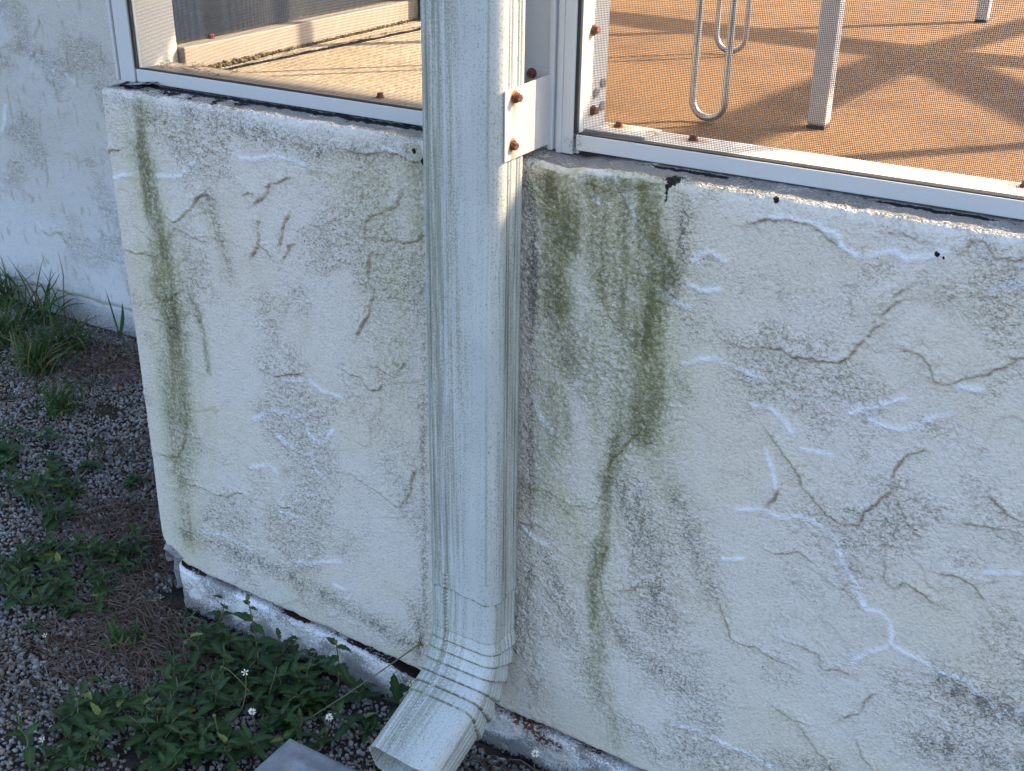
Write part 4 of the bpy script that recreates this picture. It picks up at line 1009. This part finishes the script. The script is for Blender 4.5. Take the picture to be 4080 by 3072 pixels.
class Leaves:
    def __init__(s): s.p = []; s.tone = []; s.vein = []; s.off = 0; s.st = []
    def add(s, *a, tone=None, **k):
        V, F, ve = leaf(*a, **k)
        s.p.append((V, F)); s.vein.append(ve); s.tone.append(np.full(len(V), rng.random() if tone is None else tone))
    def blade(s, pts, w, tone):
        """grass blade: tapered folded ribbon along pts"""
        pts = np.asarray(pts, float); n = len(pts); t = np.gradient(pts, axis=0); t /= np.linalg.norm(t, axis=1)[:, None]
        a = rng.uniform(0, 6.28); r = np.array([math.cos(a), math.sin(a), 0]); r = r-t*(t@r)[:, None]; r /= np.linalg.norm(r, axis=1)[:, None]
        nn = np.cross(t, r)
        q = np.linspace(0, 1, n); ww = w*np.clip(1.1*(1-q**2.2), .02, 1)*(.55+.45*np.sin(np.clip(q*3, 0, 1.57)))
        V = np.stack([pts-r*ww[:, None]*.5+nn*ww[:, None]*.18, pts, pts+r*ww[:, None]*.5+nn*ww[:, None]*.18], 1).reshape(-1, 3)
        s.p.append((V, grid_faces(n, 3))); s.vein.append(np.tile([0, .8, 0], n)); s.tone.append(np.full(len(V), tone))
    def build(s, name, mat, parent=None):
        V, F = join_np(s.p); me = mesh_np(name, V, F)
        add_attr(me, 'tone', np.concatenate(s.tone)); add_attr(me, 'vein', np.concatenate(s.vein))
        return link(name, me, mat, parent, True)
def shoot(lv, stems, base, height, lean, size, pairs=4, az=None):
    base = np.array(base, float); lean = np.array([lean[0], lean[1], 1.0]); lean /= np.linalg.norm(lean)
    az = rng.uniform(0, 6.28) if az is None else az
    pts = [base+lean*height*q+np.array([.1, .07, 0])*height*math.sin(q*3)*rng.uniform(-1, 1) for q in np.linspace(0, 1, 5)]
    stems.append(tube_np(pts, np.linspace(.0011, .0006, 5), 5))
    for i in range(pairs):
        q = .25+.75*(i+.3)/pairs; c = base+lean*height*q
        sz = size*(1.05-.62*i/pairs)*rng.uniform(.8, 1.15); el = .15+.75*i/pairs
        for k in (0, 1):
            a = az+i*1.57+k*math.pi+rng.normal(0, .25)
            d = np.array([math.cos(a)*math.cos(el), math.sin(a)*math.cos(el), math.sin(el)])
            lv.add(sz, sz*rng.uniform(.42, .58), c, d, (0, 0, 1), bend=rng.uniform(.1, .45), fold=rng.uniform(.1, .45), tone=rng.beta(1.6, 2.2) if rng.random() > .03 else .97)
MAT = [(-0.922,0.825,0.051),(-0.845,0.810,0.062),(-0.795,0.821,0.051),(-0.735,0.801,0.045),(-0.876,0.731,0.067),(-0.920,0.685,0.056),(-0.941,0.635,0.056),(-0.797,0.726,0.062),(-0.860,0.651,0.056),(-0.855,0.860,0.030),(-0.927,0.865,0.024),(-0.791,0.850,0.026),(-0.948,0.595,0.039)]
MAT2 = [(-1.217,0.870,0.039),(-1.228,0.823,0.034),(-1.191,0.915,0.034),(-1.145,0.916,0.022),(-1.217,0.791,0.034),(-1.137,0.842,0.034),(-1.285,0.814,0.036),(-1.27,.88,.030),(-1.33,.86,.030),(-1.25,.78,.032)]
MAT3 = [(-1.443,0.920,0.039),(-1.453,0.980,0.034),(-1.410,1.008,0.028),(-1.573,1.011,0.040),(-1.367,0.937,0.034),(-1.649,1.060,0.030),(-1.52,.95,.045),(-1.60,1.06,.040),(-1.50,1.04,.030)]
def patch(blobs, name, label, per, size, hgt, group=None):
    lv = Leaves(); st = []
    for (x, y, r) in blobs:
        n = int(per*r*r*3.14*1e4)
        for i in range(n):
            a = rng.uniform(0, 6.28); q = r*1.05*math.sqrt(rng.random())
            px, py = x+q*math.cos(a), y+q*math.sin(a)
            if py > .862 and px > -1.09: continue
            if px > -.722 and py < .728: continue
            shoot(lv, st, (px, py, 0), rng.uniform(*hgt), rng.normal(0, .45, 2), rng.uniform(*size), pairs=int(rng.integers(2, 5)))
    cx = np.mean([b[0] for b in blobs]); cy = np.mean([b[1] for b in blobs])
    root = empty(name, (cx, cy, 0), label, 'ground cover', group)
    root['kind'] = 'stuff'
    lv.build('leaves', M['leaf'], root)['kind'] = 'stuff'
    V, F = join_np(st); link('stems', mesh_np('stems', V, F), M['stem'], root)['kind'] = 'stuff'
patch(MAT, 'weed_mat', 'thick mat of dark green toothed weeds in front of the splash block and wall foot', .105, (.021, .036), (.015, .062))
patch(MAT2, 'weed_mat', 'smaller patch of leafy green weeds left of the wall corner strip', .13, (.019, .031), (.015, .040))
patch(MAT3, 'weed_mat', 'leafy weeds at the left edge halfway up the gravel', .12, (.019, .031), (.012, .040))
# small separate weeds
for (x, y, h, sz, pr, lab) in ((-1.347, 1.075, .012, .020, 3, 'tiny green weed alone on gravel close to the stucco wall edge'),
        (-1.505, 1.132, .012, .017, 2, 'small green sprig on gravel below the middle grass tuft'),
        (-1.454, 1.069, .014, .020, 3, 'small weed seedling just above the left-hand leafy weeds'),
        (-1.168, .737, .010, .016, 2, 'tiny weed seedling on white gravel at the lower left'),
        (-1.157, .790, .018, .022, 3, 'yellowish weed between the two large weed patches at the left'),
        (-.842, .697, .02, .022, 3, 'young weed left of the splash block corner'),
        (-.684, .815, .012, .020, 3, 'small weed between the splash block and the downspout elbow')):
    r = empty('weed_plant', (x, y, 0), lab, 'weed'); lv = Leaves(); st = []
    for k in range(2 if sz < .02 else 3): shoot(lv, st, (x+rng.normal(0, .006), y+rng.normal(0, .006), 0), h*rng.uniform(.6, 1.3), rng.normal(0, .4, 2), sz, pr)
    lv.build('leaves', M['leaf'], r); V, F = join_np(st); link('stems', mesh_np('stems', V, F), M['stem'], r)
def tall(name, base, tops, leaves, label, headkind=None):
    """a tall stem with hand-placed leaf pairs; leaves = (fraction, size, azimuth)"""
    r = empty(name, base, label, 'weed'); lv = Leaves(); base = np.array(base, float); top = np.array(tops, float)
    pts = [base+(top-base)*q+np.array([.004*math.sin(q*3.1), 0, 0]) for q in np.linspace(0, 1, 9)]
    V, F = tube_np(pts, np.linspace(.0013, .0007, 9), 6); link('stem', mesh_np('stem', V, F), M['stem'], r, True)
    for q, sz, a in leaves:
        c = base+(top-base)*q+np.array([.004*math.sin(q*3.1), 0, 0])
        el = rng.uniform(.05, .5); d = (math.cos(a)*math.cos(el), math.sin(a)*math.cos(el), math.sin(el))
        lv.add(sz, sz*.5, c, d, (0, 0, 1), bend=.35, fold=.3, tone=rng.uniform(.05, .45))
    lv.build('leaves', M['leaf'], r)
    return r, top
def ball(c, r, mat, name, parent, sq=1.0):
    V = ICO*r*np.array([1, 1, sq])+np.array(c); me = mesh_np(name, V, ICF)
    o = link(name, me, mat, parent, True); m = o.modifiers.new('s', 'SUBSURF'); m.levels = 1; m.render_levels = 2
    return o
r, tp = tall('weed_sprig', (-.851, .817, 0), (-.857, .817, .118), [(.95, .016, 2.8), (.92, .013, .0), (.75, .030, 3.3), (.70, .026, -.3), (.60, .024, 2.4), (.52, .030, 3.7), (.50, .032, .4), (.45, .03, -1.2), (.3, .034, 3.0), (.3, .034, -.2), (.2, .034, 1.2), (.15, .034, -2.0)],
             'tallest toothed weed stem with a green bud, standing against the wall foot', None)
ball(tp+np.array([0, 0, .004]), .0038, M['bud'], 'bud', r)
r, tp = tall('weed_sprig', (-.752, .846, 0), (-.748, .846, .080), [(.98, .020, 2.9), (.95, .020, .2), (.7, .028, 3.6), (.65, .03, -.5), (.4, .034, 3.0), (.4, .034, 0), (.2, .03, -1.5), (.8, .022, -1.4)],
             'weed sprig with drooping leaves and a bud between the tallest weed and the downspout', None)
ball(tp+np.array([0, 0, .003]), .0030, M['bud'], 'bud', r)
r, tp = tall('weed_sprig', (-.672, .862, 0), (-.670, .860, .030), [(.95, .036, 1.5), (.5, .024, 3.3), (.4, .026, -.2), (.3, .026, -1.6)], 'weed with one upright pointed leaf just left of the downspout elbow', None)
# upright leaf of that sprig
lv = Leaves(); lv.add(.044, .022, (-.670, .858, .022), (.02, -.05, 1), (0, 1, 0), bend=.05, fold=.2, tone=.2); lv.build('upright_leaf', M['leaf'], r)

def daisy(base, top, label, R=.0044, closed=False, ctrl=(0, 0, 0), face=(.45, -.75, .5)):
    root = empty('daisy', base, label, 'flower', 'small daisies growing from the weeds')
    base = np.array(base, float); top = np.array(top, float); ct = (base+top)/2+np.array(ctrl)
    pts = [(1-q)**2*base+2*q*(1-q)*ct+q*q*top for q in np.linspace(0, 1, 10)]
    V, F = tube_np(pts, .0007, 6); link('stalk', mesh_np('stalk', V, F), M['stem'], root, True)
    f = np.array(face, float); f /= np.linalg.norm(f); a = np.cross(f, [0, 0, 1]); a /= np.linalg.norm(a); b = np.cross(f, a)
    ball(top-f*.001, R*.42, M['bud'], 'calyx', root); ball(top+f*.0012, R*.44, M['pollen'], 'flower_centre', root, .8)
    Vs = []
    for i in range(9 if not closed else 5):
        t = i*6.283/(9 if not closed else 5)+rng.normal(0, .12); d = a*math.cos(t)+b*math.sin(t); s = np.cross(f, d); L = R*rng.uniform(.85, 1.1)
        row = []
        for q, w in ((.35, .12), (.7, .19), (1.0, .13)):
            p = top+d*L*q+f*(.0008-.0012*q*q+(.003*q if closed else 0)); row.append(p-s*w*R); row.append(p+s*w*R)
        Vs.append((np.array(row), np.array([(0, 1, 3, 2), (2, 3, 5, 4)])))
    V, F = join_np(Vs); link('petals', mesh_np('petals', V, F), M['petal'], root)
    return root
daisy((-.785, .733, .0), (-.781, .733, .045), 'open white daisy with yellow centre nearest the splash block corner', ctrl=(.008, 0, 0))
daisy((-.828, .743, 0), (-.795, .743, .089), 'half closed white daisy on a bent stalk above the open daisy', R=.0042, closed=True, ctrl=(.016, 0, -.01))
daisy((-.724, .771, 0), (-.699, .771, .047), 'open white daisy between the splash block and the downspout mouth', ctrl=(.012, 0, -.012))
daisy((-.475, .849, 0), (-.474, .849, .043), 'white daisy right of the downspout mouth at the wall foot', R=.0045)
daisy((-.668, .868, 0), (-.654, .866, .049), 'yellow daisy half hidden behind the left side of the downspout elbow', R=.0042, closed=True)
daisy((-1.125, .721, 0), (-1.128, .721, .016), 'small white flower on the gravel left of the weeds', R=.0034, closed=True, face=(.2, -.3, .9))
daisy((-.962, .587, 0), (-.961, .587, .027), 'pale pink-white flower at the bottom left among the weeds', R=.0036, closed=True, face=(0, -.3, .9))
for base, top, ctrl, lab, mt, R, cat in (((-.760, .770, 0), (-.632, .856, .122), (.0, 0, -.006), 'long straw-coloured stalk with an orange seed head leaning across the wall to the downspout', 'seed', .0036, 'flower'),
        ((-.937, .783, 0), (-.937, .783, .045), (-.012, 0, .01), 'green bud on a curved pale stalk at the top of the weed mat', 'bud', .0030, 'flower'),
        ((-.798, .775, 0), (-.880, .785, .030), (-.02, 0, .03), 'brown bud on a bent stalk in the middle of the weed mat', 'bud', .0028, 'flower'),
        ((-.800, .70, 0), (-.806, .70, .052), (.0, 0, .0), 'round green bud left of the open daisy', 'bud', .0030, 'flower')):
    root = empty('flower_stalk', base, lab, cat)
    B = np.array(base, float); T = np.array(top, float); ct = (B+T)/2+np.array(ctrl)
    pts = [(1-q)**2*B+2*q*(1-q)*ct+q*q*T for q in np.linspace(0, 1, 12)]
    V, F = tube_np(pts, .0008, 6); link('stalk', mesh_np('stalk', V, F), M['stem'], root, True)
    ball(T, R, M[mt], 'seed_head', root)
    if mt == 'seed':
        sp = []
        for i in range(16):
            d = rng.normal(size=3); d /= np.linalg.norm(d); sp.append(tube_np([T+d*R*.6, T+d*R*1.6], .0005, 4))
        V, F = join_np(sp); link('bristles', mesh_np('br', V, F), M['seed'], root)

def tuft(x, y, n, L, spread, label, tones=(.05, .9), w=.0045, straw=.15):
    r = empty('grass_tuft', (x, y, 0), label, 'grass'); lv = Leaves()
    for i in range(n):
        a = rng.uniform(0, 6.28); q = abs(rng.normal(0, spread)); l = L*rng.uniform(.45, 1.15)
        b = np.array([x+rng.normal(0, .006+L*.12), y+rng.normal(0, .005+L*.10), 0]); d = np.array([math.cos(a), math.sin(a), 0])
        k = rng.uniform(.2, 1.0); t = np.linspace(0, 1, 8)[:, None]
        pts = b+d*l*(k*.55*t+k*.45*t*t)+np.array([0, 0, 1])*l*(t*1.0-t*t*k*.75)
        pts[:, 1] = np.minimum(pts[:, 1], 1.488)
        lv.blade(pts, w*rng.uniform(.6, 1.2), rng.uniform(*tones) if rng.random() > straw else .98)
    lv.build('blades', M['grass'], r)
tuft(-1.88, 1.37, 90, .12, .02, 'grass tuft in the gravel at the left, nearest the base of the house wall', w=.0040)
tuft(-1.84, 1.27, 130, .12, .02, 'widest grass tuft at the left edge, with straw-coloured blades', w=.0045, straw=.25)
tuft(-2.04, 1.44, 70, .17, .02, 'tall thin grass tuft rising against the house wall', w=.0042)
tuft(-2.20, 1.46, 90, .15, .02, 'grass tuft at the far left edge against the house wall', w=.004)
tuft(-1.66, 1.18, 90, .085, .02, 'middle grass tuft growing out of the leafy weeds', w=.004, straw=.12)
tuft(-1.045, .775, 34, .045, .02, 'low dark grass tuft between the two large weed patches', w=.004, straw=.25)
tuft(-1.02, .845, 12, .055, .02, 'thin pale grass blades touching the wall footing at its left end', w=.0018, straw=.2)
tuft(-1.14, .60, 16, .04, .02, 'sparse grass blades at the bottom left corner', w=.003)
tuft(-2.02, 1.32, 130, .13, .02, 'dense dark grass tuft at the left edge between the wall and the straw-coloured tuft', w=.0045, straw=.2)
# the three stiff blades beside the wall edge
r = empty('grass_shoot', (-1.745, 1.385, 0), 'two stiff upright green blades on a yellow stem beside the upper wall edge', 'grass')
def bl(p0, p1, w, tone, bow=(0, 0, 0)):
    lv = Leaves()
    p0 = np.array(p0); p1 = np.array(p1); t = np.linspace(0, 1, 8)[:, None]
    lv.blade(p0+(p1-p0)*t+np.array(bow)*np.sin(t*math.pi), w, tone)
    lv.build('blade', M['grass'], r)
bl((-1.758, 1.385, .0), (-1.728, 1.385, .067), .006, .98, (-.016, 0, 0))
bl((-1.728, 1.385, .064), (-1.752, 1.385, .158), .0095, .12, (.002, 0, 0)); bl((-1.728, 1.385, .064), (-1.708, 1.385, .138), .0085, .10, (.004, 0, 0)); bl((-1.728, 1.385, .064), (-1.690, 1.375, .040), .009, .12, (0, 0, .006))

# dry straw litter
ST = [(-1.19,.958,.05,1),(-1.287,1.02,.05,1),(-1.265,.955,.05,1),(-1.327,.947,.05,1),(-.979,.833,.05,1),(-1.022,.818,.05,1.6),(-1.051,.766,.05,1),(-1.078,.83,.05,1.6),(-1.114,.783,.04,1),(-1.806,1.409,.07,1),(-1.946,1.433,.07,1),(-1.72,1.37,.06,1.3),(-1.773,1.323,.06,1.2),(-1.130,.694,.05,.6),(-1.066,.671,.05,.4),(-1.018,.701,.05,.4),(-.50,.835,.04,1.2),(-.46,.84,.04,1.0),(-1.127,.874,.05,1.8),(-1.81,1.223,.06,.6),(-.947,.777,.04,1),(-1.4,1.15,.06,.9),(-1.2,1.02,.05,1.3),(-1.16,.93,.05,1.6)]
def straw():
    P = []; T = []
    def strand(x, y, L, r):
        a = rng.uniform(0, 6.28); k = rng.normal(0, 9); n = 6; p = np.array([x, y, 0.0]); z0 = rng.uniform(.003, .012)
        if rng.random() < .6: a = rng.choice([.3, 2.9, 3.4, 6.1])+rng.normal(0, .45)
        pts = []
        for i in range(n):
            pts.append((p[0], p[1], float(gz(p[0], p[1]))+z0+.004*math.sin(i*1.3+x*99)))
            a += k*L/n; p = p+np.array([math.cos(a), math.sin(a), 0])*L/n
        pts = np.array(pts)
        if (pts[:, 1].max() > .868 and pts[:, 0].max() > -1.09) or pts[:, 1].max() > 1.49: return
        if ((pts[:, 0] > -.725) & (pts[:, 1] < .73)).any(): return
        P.append(tube_np(pts, r, 3)); T.append(np.full(n*3, rng.random()))
    for x, y, r, d in ST:
        for i in range(int(150*d)):
            q = r*1.6*math.sqrt(rng.random()); a = rng.uniform(0, 6.28)
            strand(x+q*math.cos(a), y+q*math.sin(a), rng.uniform(.012, .075), rng.uniform(.0003, .0008))
    for i in range(1600):
        strand(rng.uniform(-2.3, -.9), rng.uniform(.5, 1.47), rng.uniform(.01, .05), rng.uniform(.0003, .0006))
    V, F = join_np(P); me = mesh_np('dry_straw', V, F); add_attr(me, 'tone', np.concatenate(T)); return me
tag(link('dry_straw', straw(), M['straw']), kind='stuff', label='dry brown grass stems and twigs scattered over the gravel', cat='straw')
